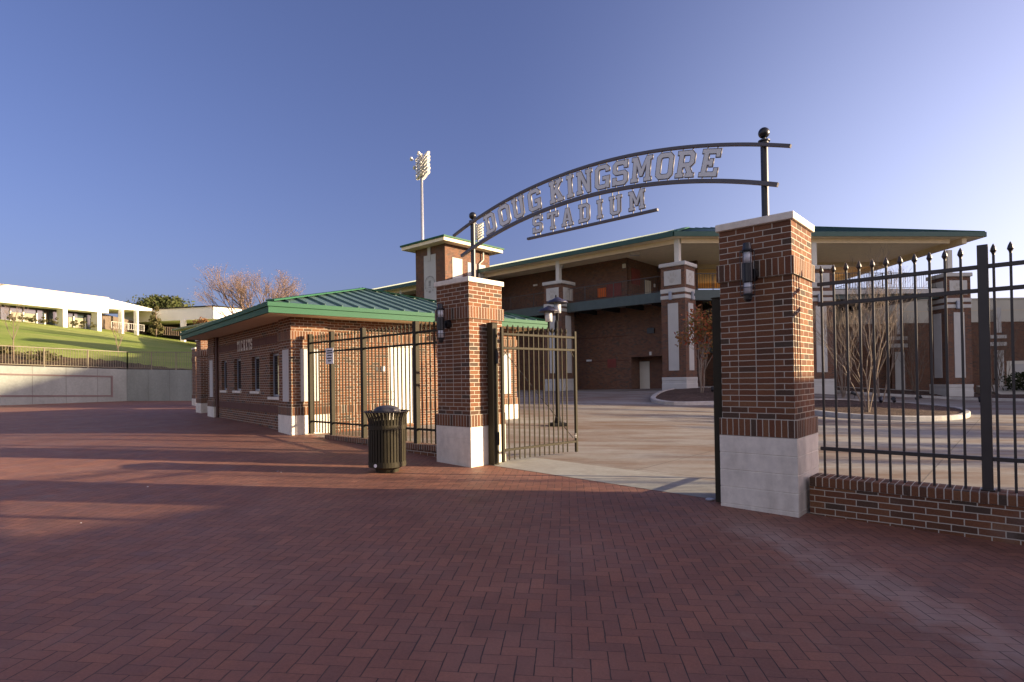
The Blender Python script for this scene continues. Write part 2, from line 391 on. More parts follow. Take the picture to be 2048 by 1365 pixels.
SUN_A, SUN_E = R(-4.), R(12.)
tosun = Vector((math.cos(SUN_E)*math.cos(SUN_A), math.cos(SUN_E)*math.sin(SUN_A), math.sin(SUN_E)))
sd = bpy.data.lights.new('sun', 'SUN'); sd.energy = 5.0; sd.angle = R(.55); sd.color = (1.0, .78, .50)
so = link('sun', sd); so.rotation_euler = (-tosun).to_track_quat('-Z', 'Y').to_euler(); so.location = (40, -8, 30)
w = bpy.data.worlds.new('World'); scene.world = w; w.use_nodes = True
q = NT(w.node_tree); bg = w.node_tree.nodes['Background']
sky = q.n('ShaderNodeTexSky', sky_type='NISHITA'); sky.sun_disc = False
sky.sun_elevation = SUN_E; sky.sun_rotation = math.atan2(tosun.x, tosun.y)
sky.altitude = 800; sky.air_density = 1.0; sky.dust_density = 7.0; sky.ozone_density = 3.2
q.l(q.mix(1., sky.outputs[0], (1.24, .96, 1.20, 1), 'MULTIPLY'), bg.inputs[0]); bg.inputs[1].default_value = .067
# added warm fill light behind the camera, broken up by noise, lifting the shade
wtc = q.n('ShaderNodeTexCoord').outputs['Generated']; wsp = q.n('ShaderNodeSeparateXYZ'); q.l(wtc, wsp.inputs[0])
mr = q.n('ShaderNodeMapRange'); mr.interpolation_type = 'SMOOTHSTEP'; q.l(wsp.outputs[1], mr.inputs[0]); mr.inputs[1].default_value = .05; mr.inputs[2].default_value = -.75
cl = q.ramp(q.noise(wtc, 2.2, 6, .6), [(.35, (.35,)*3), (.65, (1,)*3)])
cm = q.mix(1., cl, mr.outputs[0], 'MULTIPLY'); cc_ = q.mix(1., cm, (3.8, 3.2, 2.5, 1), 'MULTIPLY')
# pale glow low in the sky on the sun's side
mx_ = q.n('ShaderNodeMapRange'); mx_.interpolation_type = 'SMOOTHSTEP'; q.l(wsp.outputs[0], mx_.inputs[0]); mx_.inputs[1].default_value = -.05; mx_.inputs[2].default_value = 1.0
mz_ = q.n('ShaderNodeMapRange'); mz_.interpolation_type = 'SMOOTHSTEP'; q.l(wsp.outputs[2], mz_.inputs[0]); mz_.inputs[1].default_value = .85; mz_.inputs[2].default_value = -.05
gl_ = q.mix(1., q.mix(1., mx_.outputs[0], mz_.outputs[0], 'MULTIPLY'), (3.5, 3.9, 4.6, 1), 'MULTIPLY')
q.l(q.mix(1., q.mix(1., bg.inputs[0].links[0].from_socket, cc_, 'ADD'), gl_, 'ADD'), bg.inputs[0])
scene.view_settings.view_transform = 'Standard'; scene.view_settings.look = 'None'; scene.view_settings.exposure = 1.42
scene.cycles.use_denoising = True; scene.cycles.max_bounces = 6

# ------------------------------------------------------------------ ground
def sheet(name, mat, s0, s1, t0, t1, step, dz=0., soft=None):
    m = MB(); ns = max(2, int((s1-s0)/step)); ntt = max(2, int((t1-t0)/step)); g = []
    for i in range(ns+1):
        row = []
        for j in range(ntt+1):
            s = s0+(s1-s0)*i/ns; t = t0+(t1-t0)*j/ntt; p = st(s, t); row.append(m.bm.verts.new((p.x, p.y, gz(p.x, p.y)+dz)))
        g.append(row)
    for i in range(ns):
        for j in range(ntt): m.bm.faces.new([g[i][j], g[i+1][j], g[i+1][j+1], g[i][j+1]])
    return structure(m.build(name, mat, None, True))
FE = 7.08                                             # edge of the brick paving
TRIM = -12.72
sheet('brick_paving', M['paver'], -60, 40, -30, FE, .9)
sheet('brick_paving', M['paver'], -60, TRIM, FE, 13.5, .9)
sheet('concrete_plaza', M['plaza'], -60, TRIM, 13.5, 76, 1.)
pl = sheet('concrete_plaza', M['plaza'], TRIM, 60, FE, 76, 1.)
# the concrete joints follow the gate line
uvl = pl.data.uv_layers['UVMap'].data
for lp in pl.data.loops:
    co = pl.data.vertices[lp.vertex_index].co; s, t = to_st(co.x, co.y); uvl[lp.index].uv = (s+1.1, t-FE-1.35)
sheet('concrete_apron', M['apron'], -7.0, -2.6, FE-.02, FE+1.15, .3, .004)
m = MB(); m.poly([(-900, -300, -3), (900, -300, -3), (900, 1500, -3), (-900, 1500, -3)])
structure(m.build('terrain', M['grass']))

# ------------------------------------------------------------------ brick gate pillars
C = .2032/3
PW = .8128
def lantern(loc, rz, label):
    t = thing('wall_lantern', label, 'wall lantern', loc, rz, 'lanterns on the brick pillars')
    m = MB(); m.tube([(0, 0, 0), (0, -.10, 0)], [.075, .065], 20); m.tube([(0, -.1, 0), (0, -.16, 0)], .025, 10); m.build('wall_mount', M['black'], t)
    m = MB(); m.lathe([(0, -.11), (.055, -.11), (.058, -.10), (.058, .10), (.055, .11), (0, .11)], 20, (0, -.19, 0)); m.build('body', M['black'], t, False)
    for z0, z1 in ((.112, .235), (-.235, -.112)):
        m = MB(); m.lathe([(0, z0), (.047, z0), (.047, z1), (0, z1)], 20, (0, -.19, 0)); m.build('lamp_glass', M['lampglass'], t, True)
    m = MB(); m.lathe([(.062, .237), (.062, .25), (.05, .27), (.042, .34), (.0, .35)], 20, (0, -.19, 0)); m.build('top_cap', M['black'], t)
    m = MB(); m.lathe([(0, -.33), (.03, -.325), (.045, -.30), (.05, -.237), (0, -.237)], 20, (0, -.19, 0)); m.build('bottom_cap', M['black'], t)
    m = MB()
    for k in range(6):
        a = k*math.pi/3+.3; x, y = .075*math.cos(a), -.19+.075*math.sin(a); m.tube([(x, y, -.25), (x, y, .25)], .0045, 5)
    for z in (-.25, -.17, .25):
        m.tube([(.075*math.cos(2*math.pi*k/20), -.19+.075*math.sin(2*math.pi*k/20), z) for k in range(21)], .0045, 5, False)
    m.build('wire_cage', M['black'], t)
    return t
def pillar(s, t_, zb, ground, label, panel=True, w=PW, rz=TH, loc=None, up=1.):
    """front right corner at (s, t); zb top of the stone base; body runs to the left and back"""
    L = st(s, t_, 0) if loc is None else Vector(loc)
    T = thing('brick_pillar', label, 'pillar', (L.x, L.y, zb), rz, 'brick gate pillars')
    g = ground-zb-.06; p = .028
    # stone base of courses
    m = MB(); z = 0.; n = 0
    while z > g+.02:
        z2 = max(g, z-.2032)
        if z2-g < .12: z2 = g
        m.box(-w-p, p, -p, w+p, z2+.003, z-.003, .004); z = z2; n += 1
    m.box(-w-p+.004, p-.004, -p+.004, w+p-.004, g, -.004)
    m.build('stone_base', M['stone'], T)
    m = MB(); m.box(-w-p, p, -p, w+p, 0, 3*C, .003); m.build('soldier_band', M['soldier'], T)
    hs = 27*C; ht = 36*C*up
    m = MB()
    if panel:
        x0, x1, z0, z1 = -w+.2032, -.2032, 5*C, 23*C
        for a, b, c, d in ((-w, 0, 3*C, z0), (-w, 0, z1, ht), (-w, x0, z0, z1), (x1, 0, z0, z1)):
            m.poly([(a, 0, c), (b, 0, c), (b, 0, d), (a, 0, d)])
        m.poly([(0, 0, 3*C), (0, w, 3*C), (0, w, ht), (0, 0, ht)]); m.poly([(0, w, 3*C), (-w, w, 3*C), (-w, w, ht), (0, w, ht)]); m.poly([(-w, w, 3*C), (-w, 0, 3*C), (-w, 0, ht), (-w, w, ht)])
        m.build('brick_shaft', M['brick'], T, uvoff=(0, 0), recalc=False)
        m = MB(); m.poly([(x0, 0, z0), (x1, 0, z0), (x1, 0, z1), (x0, 0, z1)]); m.build('stack_bond_panel', M['stack'], T, recalc=False)
    else:
        m.box(-w, 0, 0, w, 3*C, ht); m.build('brick_shaft', M['brick'], T)
    m = MB(); m.box(-w-p, p, -p, w+p, hs, hs+3*C, .003); m.build('soldier_band', M['soldier'], T)
    m = MB(); o = .034
    m.box(-w-o, o, -o, w+o, ht, ht+.085, .010, 2)
    m.hexa([(-w-o+.012, -o+.012, ht+.0845), (o-.012, -o+.012, ht+.0845), (o-.012, w+o-.012, ht+.0845), (-w-o+.012, w+o-.012, ht+.0845)], [(-w+.1, .1, ht+.10), (-.1, .1, ht+.10), (-.1, w-.1, ht+.10), (-w+.1, w-.1, ht+.10)])
    m.build('cap', M['stone'], T)
    return T
S1, T1, ZB1, G1 = -6.88, 6.704, .748, .08
S2, T2, ZB2, G2 = -1.872, 6.834, .837, -.04
pillar(S1, T1, ZB1, G1, 'brick pillar beside the open gate leaf, carrying the left end of the lettered arch')
pillar(S2, T2, ZB2, G2, 'brick pillar nearest the camera, carrying the right end of the lettered arch')
l0 = lantern(st(S1-.50, T1, ZB1+25.9*C), TH, 'black wall lantern on the pillar beside the open gate leaf')
dup(l0, loc=st(S2-.42, T2, ZB2+27.6*C), rz=TH, label='black caged wall lantern on the brick pillar nearest the camera')

# ------------------------------------------------------------------ lettered arch
G = {
'O': [[(1,0),(4,0),(5,1),(5,6),(4,7),(1,7),(0,6),(0,1)], [(1.7,1.25),(3.3,1.25),(3.7,1.65),(3.7,5.35),(3.3,5.75),(1.7,5.75),(1.3,5.35),(1.3,1.65)]],
'D': [[(0,0),(4,0),(5,1),(5,6),(4,7),(0,7),(0,5.8),(.6,5.8),(.6,1.2),(0,1.2)], [(1.9,1.2),(3.4,1.2),(3.7,1.6),(3.7,5.4),(3.4,5.8),(1.9,5.8)]],
'U': [[(0,7),(0,5.9),(.4,5.9),(.4,1),(1.4,0),(3.8,0),(4.8,1),(4.8,5.9),(5.2,5.9),(5.2,7),(3.1,7),(3.1,5.9),(3.5,5.9),(3.5,1.5),(3.2,1.2),(2.0,1.2),(1.7,1.5),(1.7,5.9),(2.1,5.9),(2.1,7)]],
'G': [[(5,4.9),(5,6),(4,7),(1,7),(0,6),(0,1),(1,0),(3.6,0),(3.9,.35),(3.9,0),(5,0),(5,3.6),(2.7,3.6),(2.7,2.5),(3.7,2.5),(3.7,1.5),(3.4,1.2),(1.7,1.2),(1.3,1.6),(1.3,5.4),(1.7,5.8),(3.4,5.8),(3.7,5.5),(3.7,4.9)]],
'K': [[(0,0),(2.3,0),(2.3,1.1),(1.85,1.1),(1.85,2.3),(2.4,3.0),(3.3,1.1),(2.9,1.1),(2.9,0),(5.3,0),(5.3,1.1),(4.8,1.1),(3.3,4.1),(4.5,5.9),(5,5.9),(5,7),(2.8,7),(2.8,5.9),(3.1,5.9),(1.85,4.0),(1.85,5.9),(2.3,5.9),(2.3,7),(0,7),(0,5.9),(.5,5.9),(.5,1.1),(0,1.1)]],
'I': [[(0,0),(2.4,0),(2.4,1.1),(1.9,1.1),(1.9,5.9),(2.4,5.9),(2.4,7),(0,7),(0,5.9),(.5,5.9),(.5,1.1),(0,1.1)]],
'N': [[(0,0),(2.1,0),(2.1,1.1),(1.7,1.1),(1.7,4.4),(3.9,0),(5,0),(5,5.9),(5.5,5.9),(5.5,7),(3.3,7),(3.3,5.9),(3.8,5.9),(3.8,2.7),(1.7,7),(0,7),(0,5.9),(.45,5.9),(.45,1.1),(0,1.1)]],
'S': [[(0,0),(1.1,0),(1.1,.3),(1.4,0),(4,0),(5,1),(5,3.2),(4.1,4.1),(1.6,4.1),(1.3,4.4),(1.3,5.5),(1.6,5.8),(3.3,5.8),(3.7,5.4),(3.7,4.8),(4.9,4.8),(4.9,7),(3.8,7),(3.8,6.7),(3.5,7),(1,7),(0,6),(0,3.9),(.9,3.0),(3.4,3.0),(3.7,2.7),(3.7,1.5),(3.4,1.2),(1.6,1.2),(1.2,1.6),(1.2,2.3),(0,2.3)]],
'M': [[(0,0),(2.2,0),(2.2,1.1),(1.75,1.1),(1.75,4.5),(2.8,1.5),(3.6,1.5),(4.65,4.5),(4.65,1.1),(4.2,1.1),(4.2,0),(6.4,0),(6.4,1.1),(5.9,1.1),(5.9,5.9),(6.4,5.9),(6.4,7),(4.6,7),(3.2,3.6),(1.8,7),(0,7),(0,5.9),(.5,5.9),(.5,1.1),(0,1.1)]],
'R': [[(0,0),(2.3,0),(2.3,1.1),(1.85,1.1),(1.85,2.6),(2.5,2.6),(3.3,1.1),(2.9,1.1),(2.9,0),(5.2,0),(5.2,1.1),(4.75,1.1),(3.9,2.8),(4.2,2.9),(5,3.7),(5,6),(4,7),(0,7),(0,5.9),(.5,5.9),(.5,1.1),(0,1.1)], [(1.85,3.8),(3.4,3.8),(3.7,4.1),(3.7,5.5),(3.4,5.8),(1.85,5.8)]],
'E': [[(0,0),(4.9,0),(4.9,2.2),(3.8,2.2),(3.8,1.2),(1.85,1.2),(1.85,2.95),(2.35,2.95),(2.35,2.5),(3.3,2.5),(3.3,4.55),(2.35,4.55),(2.35,4.1),(1.85,4.1),(1.85,5.8),(3.8,5.8),(3.8,4.9),(4.9,4.9),(4.9,7),(0,7),(0,5.9),(.5,5.9),(.5,1.1),(0,1.1)]],
'T': [[(1.5,0),(3.9,0),(3.9,1.1),(3.35,1.1),(3.35,5.8),(4.2,5.8),(4.2,4.8),(5.4,4.8),(5.4,7),(0,7),(0,4.8),(1.2,4.8),(1.2,5.8),(2.05,5.8),(2.05,1.1),(1.5,1.1)]],
'A': [[(0,0),(2.2,0),(2.2,1.1),(1.8,1.1),(2.05,2.1),(3.35,2.1),(3.6,1.1),(3.2,1.1),(3.2,0),(5.4,0),(5.4,1.1),(4.95,1.1),(3.5,7),(1.9,7),(.45,1.1),(0,1.1)], [(2.3,3.1),(3.1,3.1),(2.7,5.2)]],
'C': [[(5,4.8),(5,6),(4,7),(1,7),(0,6),(0,1),(1,0),(4,0),(5,1),(5,2.2),(3.7,2.2),(3.7,1.5),(3.4,1.2),(1.7,1.2),(1.3,1.6),(1.3,5.4),(1.7,5.8),(3.4,5.8),(3.7,5.5),(3.7,4.8)]],
}
def glyph_mesh(ch, h, half, grow, wide=1.):
    """letter standing in x,z, centred on x, foot at z = 0"""
    cu = bpy.data.curves.new('letter_'+ch, 'CURVE'); cu.dimensions = '2D'; cu.fill_mode = 'BOTH'; cu.extrude = half; cu.offset = grow
    k = h/7; wd = max(p[0] for p in G[ch][0])
    for lp in G[ch]:
        sp = cu.splines.new('POLY'); sp.points.add(len(lp)-1); sp.use_cyclic_u = True
        for q_, (x, y) in zip(sp.points, lp): q_.co = ((x-wd/2)*k*wide, y*k, 0, 1)
    tmp = bpy.data.objects.new('tmp', cu)
    COL.objects.link(tmp)
    dg = bpy.context.evaluated_depsgraph_get()
    me = bpy.data.meshes.new_from_object(tmp.evaluated_get(dg))
    bpy.data.objects.remove(tmp); bpy.data.curves.remove(cu)
    me.transform(Matrix.Rotation(math.pi/2, 4, 'X'))
    me.materials.clear()
    return me
TA = 7.17; SC = -4.80; ZC = -3.80                       # plane of the arch, its centre
AR = thing('lettered_arch', 'curved dark steel arch sign reading DOUG KINGSMORE STADIUM between two ball topped poles', 'arch sign', st(SC, TA, 3.4), TH)
zb = 3.4
def arc_bar(r, a0, a1, th, dp, n=48):
    m = MB(); pr = None
    for i in range(n+1):
        a = a0+(a1-a0)*i/n; c, s_ = math.cos(a), math.sin(a)
        ring = [m.bm.verts.new((rr*s_, yy, ZC-zb+rr*c)) for rr, yy in ((r-th/2, -dp/2), (r+th/2, -dp/2), (r+th/2, dp/2), (r-th/2, dp/2))]
        if pr:
            for k in range(4): m.bm.faces.new([pr[k], pr[(k+1) % 4], ring[(k+1) % 4], ring[k]])
        else: m.bm.faces.new(ring)
        pr = ring
    m.bm.faces.new(pr[::-1]); return m
RU, RL = 8.505, 8.06
arc_bar(RU, math.asin(-2.93/RU), math.asin(2.85/RU), .036, .05).build('upper_bar', M['arch'], AR)
arc_bar(RL, math.asin(-2.73/RL), math.asin(2.70/RL), .048, .05).build('lower_bar', M['arch'], AR)
ZBAR = 3.822
m = MB(); m.box(-1.165, 1.15, -.025, .025, ZBAR-.018-zb, ZBAR+.018-zb, .003); m.build('bottom_bar', M['arch'], AR)
def s_of(px, py):
    d = ray(px, py); A = st(0, TA); n = V
    y = (n.x*A.x+n.y*A.y)/(n.x*d.x+n.y*d.y)
    s, t = to_st(d.x*y, y); return s-SC, CZ+d.z*y
cache = {}
def letter(ch, loc, ang, h):
    key = (ch, h)
    if key not in cache:
        a = glyph_mesh(ch, h, .009, .007); a.materials.append(M['arch'])
        b = glyph_mesh(ch, h, .004, -.003); b.materials.append(M['letter']); cache[key] = (a, b)
    a, b = cache[key]
    o = link('letter', a, AR, loc); o.rotation_euler = (0, ang, 0)
    f = link('letter_face', b, o, (0, -.0095, 0))
    return o
sbars = []
class SB_:
    def beam(s, p, q, a, b): sbars.append((p, q))
strut = SB_()
for ch, px, py in (('D', 978.8, 440), ('O', 1007.5, 422), ('U', 1036, 408), ('G', 1068, 392), ('K', 1112.6, 377), ('I', 1140, 366), ('N', 1168.5, 357), ('G', 1205, 348), ('S', 1241.4, 340), ('M', 1284, 332), ('O', 1330.7, 326), ('R', 1373, 323), ('E', 1421, 322)):
    x, z = s_of(px, py); a = math.atan2(x, z-ZC); h = .345; r0 = RL+.052
    letter(ch, (r0*math.sin(a), 0, ZC-zb+r0*math.cos(a)), a, h)
    wd = max(p[0] for p in G[ch][0])*h/7
    offs = (-wd*.27, wd*.27) if ch not in 'I' else (0,)
    for o in offs:
        for ra, rb in ((RL+.02, RL+.06), (RL+.39, RU-.01)):
            P = lambda r: (r*math.sin(a)+o*math.cos(a), 0, ZC-zb+r*math.cos(a)-o*math.sin(a))
            strut.beam(P(ra), P(rb), .012, .012)
for ch, px, py in (('S', 1075.5, 444), ('T', 1105.6, 437), ('A', 1135, 431), ('D', 1168.5, 424), ('I', 1199.7, 417), ('U', 1231, 409), ('M', 1273.6, 398)):
    x, z = s_of(px, py); h = .272
    z0 = ZBAR+.062
    letter(ch, (x, 0, z0-zb), 0, h)
    wd = max(p[0] for p in G[ch][0])*h/7
    for o in ((-wd*.25, wd*.25) if ch not in 'TI' else (0,)):
        strut.beam((x+o, 0, ZBAR+.015-zb), (x+o, 0, z0+.01-zb), .012, .012)
    for o in ((-wd*.25, wd*.25) if ch not in 'AI' else (0,)):
        zt = ZC+math.sqrt(RL*RL-(x+o)**2)-.02
        strut.beam((x+o, 0, z0+h-.01-zb), (x+o, 0, zt-zb), .012, .012)
for p_, q_ in sbars:
    m = MB(); m.beam(p_, q_, .012, .012); m.build('strut', M['arch'], AR)
for s in (-7.285, -2.265):
    x = s-SC; zt = 4.385
    m = MB(); zb0_ = (-.115 if s < -5 else -.025); m.lathe([(0, zb0_), (.075, zb0_), (.075, zb0_+.02), (.043, zb0_+.025), (.043, zt-zb-.05), (.05, zt-zb-.04), (.05, zt-zb-.02), (.068, zt-zb-.015), (.068, zt-zb), (.02, zt-zb+.01), (.02, zt-zb+.04), (0, zt-zb+.04)], 24, (x, .056, .0))
    p = m.build('pole', M['black'], AR, False)
    m = MB(); n = 14; m.lathe([(.066*math.sin(math.pi*i/n), zt-zb+.092-.066*math.cos(math.pi*i/n)) for i in range(n+1)], 24, (x, .056, 0)); m.build('ball_finial', M['black'], p, True)

# ------------------------------------------------------------------ fences and gate
def picket_mesh(z0, z1, mat, wd=.022):
    m = MB(); h = wd/2; zs = z1-.115
    m.box(-h, h, -h, h, z0, zs)
    prof = [(.0, zs), (.011, zs), (.014, zs+.02), (.027, zs+.045), (.020, zs+.075), (.006, z1-.008), (0, z1)]
    m.lathe(prof, 8)
    m.bm.verts.ensure_lookup_table()
    o = m.build('picket', mat); me = o.data; bpy.data.objects.remove(o); return me
def fence(name, label, s_list, t, rails, ztop, zbot, posts, mat, ptop, pw, post_bot):
    L = st(s_list[0], t, zbot); T = thing(name, label, 'fence', L, TH, 'metal picket fences at the gate')
    me = picket_mesh(0, ztop-zbot, mat)
    for s in s_list:
        if any(abs(s-p) < pw*.8 for p in posts): continue
        link('picket', me, T, (s-s_list[0], 0, 0))
    a, b = min(s_list[0], *posts), max(s_list[-1], *posts)
    for z in rails:
        m = MB(); m.box(a-s_list[0]-.04, b-s_list[0]+.04, -.02, .02, z-.02-zbot, z+.02-zbot, .003); m.build('rail', mat, T)
    for p in posts:
        m = MB(); h = pw/2; x = p-s_list[0]
        m.box(x-h, x+h, -h, h, post_bot-zbot, ptop-zbot, .004)
        m.box(x-h-.012, x+h+.012, -h-.012, h+.012, post_bot-zbot, post_bot-zbot+.012)
        m.build('post', mat, T)
    return T
RF = fence('picket_fence', 'dark bronze metal fence with spear tips standing on the low brick wall at right', [-1.675+.1255*i for i in range(38)], 7.234, (2.57, 2.34, .70), 2.785, .385, [-.25, 2.22], M['fence'], 2.78, .085, .395)
fl = fence('picket_fence', 'dark metal fence in front of the sunlit ticket office wall', [-12.62+.1255*i for i in range(39)], 7.10, (2.475, 2.245, .60), 2.665, .345, [-12.76, -11.80, -10.55, -8.77], M['olive'], 2.69, .10, .30)
# paper notice tied to a post of the left fence
sg = thing('notice_sign', 'small white printed notice on the second post of the left fence', 'sign', st(-11.80, 7.035, 1.95), TH)
m = MB(); m.box(-.15, .17, -.004, .004, 0, .36, .002); m.build('panel', M['paper'], sg)
m = MB()
for z, w_ in ((.30, .10), (.25, .11), (.19, .08), (.13, .10), (.07, .06)): m.box(-w_, w_+.02, -.007, -.005, z-.013, z+.013)
m.build('print_lines', M['ink'], sg)
# low walls
def low_wall(name, label, s0, s1, t0, t1, ztop, zbot):
    L = st(s0, t0, 0); T = thing(name, label, 'low wall', L, TH, 'low brick walls under the fences')
    w_ = s1-s0; d = t1-t0
    m = MB(); m.box(0, w_, .012, d-.012, zbot, ztop-.0677*1.5); m.build('brick_body', M['brick'], T, uvoff=(.05, -ztop))
    m = MB(); m.box(-.0, w_, 0, d, ztop-.1016, ztop, .008, 2)
    m.build('rowlock_cap', M['soldier'], T, uvoff=(0, .2032*2-ztop+.1016))
    return T
low_wall('low_brick_wall', 'low brick wall under the fence to the right of the nearest pillar', -1.80, 6.0, 7.06, 7.41, .39, -.35)
low_wall('low_brick_wall', 'ankle high brick curb under the fence beside the litter bin', -11.95, -7.72, 6.98, 7.24, .325, -.1)
def gate_post(s, t, z0, z1, label):
    T = thing('gate_post', label, 'gate post', st(s, t, z0), TH, 'steel posts of the gate')
    m = MB(); m.box(-.065, .065, -.065, .065, -.1, z1-z0, .008, 2); m.box(-.075, .075, -.075, .075, z1-z0, z1-z0+.012, .003); m.build('shaft', M['olive'], T)
    for z in (.33, 1.72):
        m = MB(); m.box(.066, .095, -.02, .05, z, z+.22, .004); m.tube([(.105, 0, z), (.105, 0, z+.22)], .016, 8); m.build('hinge', M['black'], T)
    return T
gate_post(-6.765, 7.14, .09, 2.50, 'square olive gate post standing against the left gate pillar')
def gate_leaf(s, t, z0, ang, label):
    T = thing('gate_leaf', label, 'gate', st(s, t, z0), ang, 'swing gate leaves')
    Lg = 1.84; H = 2.255
    m = MB(); m.box(-.025, .025, -.025, .025, 0, H+.05, .003); m.build('stile', M['olive'], T)
    m = MB(); m.box(Lg-.025, Lg+.025, -.025, .025, 0, H+.05, .003); m.build('stile', M['olive'], T)
    for z in (H-.07, H-.31, .20):
        m = MB(); m.box(.026, Lg-.026, -.021, .021, z-.02, z+.02, .003); m.build('rail', M['olive'], T)
    me = picket_mesh(.02, H+.10, M['olive'], .019)
    for i in range(13): link('picket', me, T, (.135+i*.1215, 0, 0))
    m = MB(); m.tube([(.05, .03, H-.34), (Lg-.06, .03, .27)], .007, 6); m.build('brace_rod', M['fence'], T)
    m = MB(); m.beam((Lg-.02, 0, H-.46), (Lg-.13, 0, H-.33), .012, .012); m.beam((.02, 0, H-.46), (.13, 0, H-.33), .012, .012); m.build('corner_brace', M['olive'], T)
    m = MB(); m.tube([(Lg-.045, -.03, .27), (Lg-.045, -.03, .36)], .009, 6); m.tube([(Lg-.075, -.03, .315), (Lg-.03, -.03, .315)], .008, 6); m.build('latch', M['galv'], T)
    return T
gate_leaf(-6.60, 7.20, .13, TH+R(83), 'olive metal gate leaf swung open beside the left gate pillar')
gate_post(-2.775, 7.02, -.02, 2.50, 'square gate post seen as a thin strip along the nearest pillar')
gate_leaf(-2.80, 7.16, .05, TH+R(90), 'gate leaf swung open behind the nearest pillar')
m = MB(); m.lathe([(0, 0), (.05, 0), (.055, .012), (.045, .02), (0, .022)], 16); dp = m.build('gate_drop_plate', M['galv']); dp.location = st(-2.92, 6.98, gz(*st(-2.92, 6.98).xy)+.004)
tag(dp, 'small round grey drop bolt plate on the paving beside the nearest pillar', 'bolt plate')

# ------------------------------------------------------------------ litter bin
b_ = on_ground(775, 943); LB = thing('litter_bin', 'dark olive slatted metal litter bin with flared rim and domed lid', 'litter bin', b_, .3)
m = MB(); nb = 36
for k in range(nb):
    a = 2*math.pi*k/nb; ca, sa = math.cos(a), math.sin(a)
    pr = [(.285, .10), (.285, .78), (.295, .86), (.325, .93), (.345, .955)]
    tv = Vector((-sa, ca, 0))*.017; pv = None
    for r, z in pr:
        c_ = Vector((r*ca, r*sa, z)); inn = Vector((ca, sa, 0))*.006
        ring = [m.bm.verts.new(v) for v in (c_-tv-inn, c_+tv-inn, c_+tv+inn, c_-tv+inn)]
        if pv:
            for i in range(4): m.bm.faces.new([pv[i], pv[(i+1) % 4], ring[(i+1) % 4], ring[i]])
        pv = ring
m.build('slat_cage', M['fence'] if False else M['olive'], LB)
for r, z0, z1, nm in ((.296, .09, .17, 'bottom_band'), (.296, .68, .745, 'middle_band')):
    m = MB(); m.lathe([(r-.012, z0), (r, z0), (r, z1), (r-.012, z1), (r-.012, z0)], 40); m.build(nm, M['olive'], LB, False)
m = MB(); m.tube([(.347*math.cos(2*math.pi*k/40), .347*math.sin(2*math.pi*k/40), .957) for k in range(41)], .011, 8, False); m.build('rim', M['fence'], LB, True)
m = MB(); m.lathe([(0, 1.055), (.08, 1.05), (.15, 1.03), (.20, .995), (.21, .96), (.20, .95), (0, .95)], 32); m.build('domed_lid', plain('dark_lid', (.05, .05, .062), .35), LB, True)
m = MB(); m.lathe([(0, .12), (.262, .12), (.262, .80), (.25, .80), (.25, .14), (0, .14)], 32); m.build('liner', M['black'], LB)
m = MB(); m.lathe([(0, 0), (.18, 0), (.19, .05), (.28, .092), (0, .094)], 32); m.build('pedestal', M['olive'], LB)
m = MB(); m.tube([(0, 0, 0), (0, -.006, 0)], .028, 16); o = m.build('sticker', M['paper'], LB); o.location = Vector((math.cos(R(-132)), math.sin(R(-132)), 0))*.298+Vector((0, 0, .128)); o.rotation_euler = (0, 0, R(-132+90))

# ------------------------------------------------------------------ ticket office
KA = math.atan2(.768, -.64)                            # heading of the long TICKETS wall (away from camera)
A2 = Vector((math.cos(KA), math.sin(KA))); B2 = Vector((A2.y, -A2.x))   # B2 along the sunlit wall, to the right
TP = Vector((-5.27, 13.68))
RZK = math.atan2(B2.y, B2.x)
TK = thing('ticket_office', 'single storey brick ticket office with hipped green metal roof and four slim windows', 'ticket office', (TP.x, TP.y, .742), RZK)
# local frame: x along sunlit wall, y along the long wall; z = 0 at the top of the stone bases
W_, L_ = 7.05, 8.55; IN = .1
ZS = 3.10-.742                                         # soffit
def wallquads(m, p0, p1, z0, z1, holes):
    """vertical wall from p0 to p1 with openings (a, b, c, d)"""
    p0 = Vector(p0); p1 = Vector(p1); Lw = (p1-p0).length; d = (p1-p0)/Lw
    xs = sorted({0, Lw, *[h[0] for h in holes], *[h[1] for h in holes]}); zs = sorted({z0, z1, *[h[2] for h in holes], *[h[3] for h in holes]})
    for a, b in zip(xs, xs[1:]):
        for c, e in zip(zs, zs[1:]):
            if any(h[0]-1e-4 <= a and b <= h[1]+1e-4 and h[2]-1e-4 <= c and e <= h[3]+1e-4 for h in holes): continue
            q0 = p0+d*a; q1 = p0+d*b
            m.poly([(q0.x, q0.y, c), (q1.x, q1.y, c), (q1.x, q1.y, e), (q0.x, q0.y, e)])
wins = [(1.16, 1.96, 1.17-.742, 2.31-.742), (2.86, 3.60, 1.31-.742, 2.29-.742), (4.74, 5.50, 1.31-.742, 2.29-.742), (6.40, 7.08, 1.31-.742, 2.29-.742)]
DR = (2.62, 3.42, .36-.742, 2.50-.742)
m = MB(); gzb = -.75
wallquads(m, (IN, L_-IN), (IN, IN), gzb, ZS+.05, [(L_-IN-b, L_-IN-a, c, d) for a, b, c, d in wins])
wallquads(m, (IN, IN), (W_-IN, IN), gzb, ZS+.05, [(DR[0]-IN, DR[1]-IN, DR[2], DR[3])])
wallquads(m, (W_-IN, IN), (W_-IN, L_-IN), gzb, ZS+.05, []); wallquads(m, (W_-IN, L_-IN), (IN, L_-IN), gzb, ZS+.05, [])
for a, b, c, d in wins:                               # reveals
    x0, x1 = IN, IN+.14
    m.poly([(x0, a, c), (x1, a, c), (x1, a, d), (x0, a, d)]); m.poly([(x0, b, c), (x0, b, d), (x1, b, d), (x1, b, c)]); m.poly([(x0, a, d), (x1, a, d), (x1, b, d), (x0, b, d)]); m.poly([(x0, a, c), (x0, b, c), (x1, b, c), (x1, a, c)])
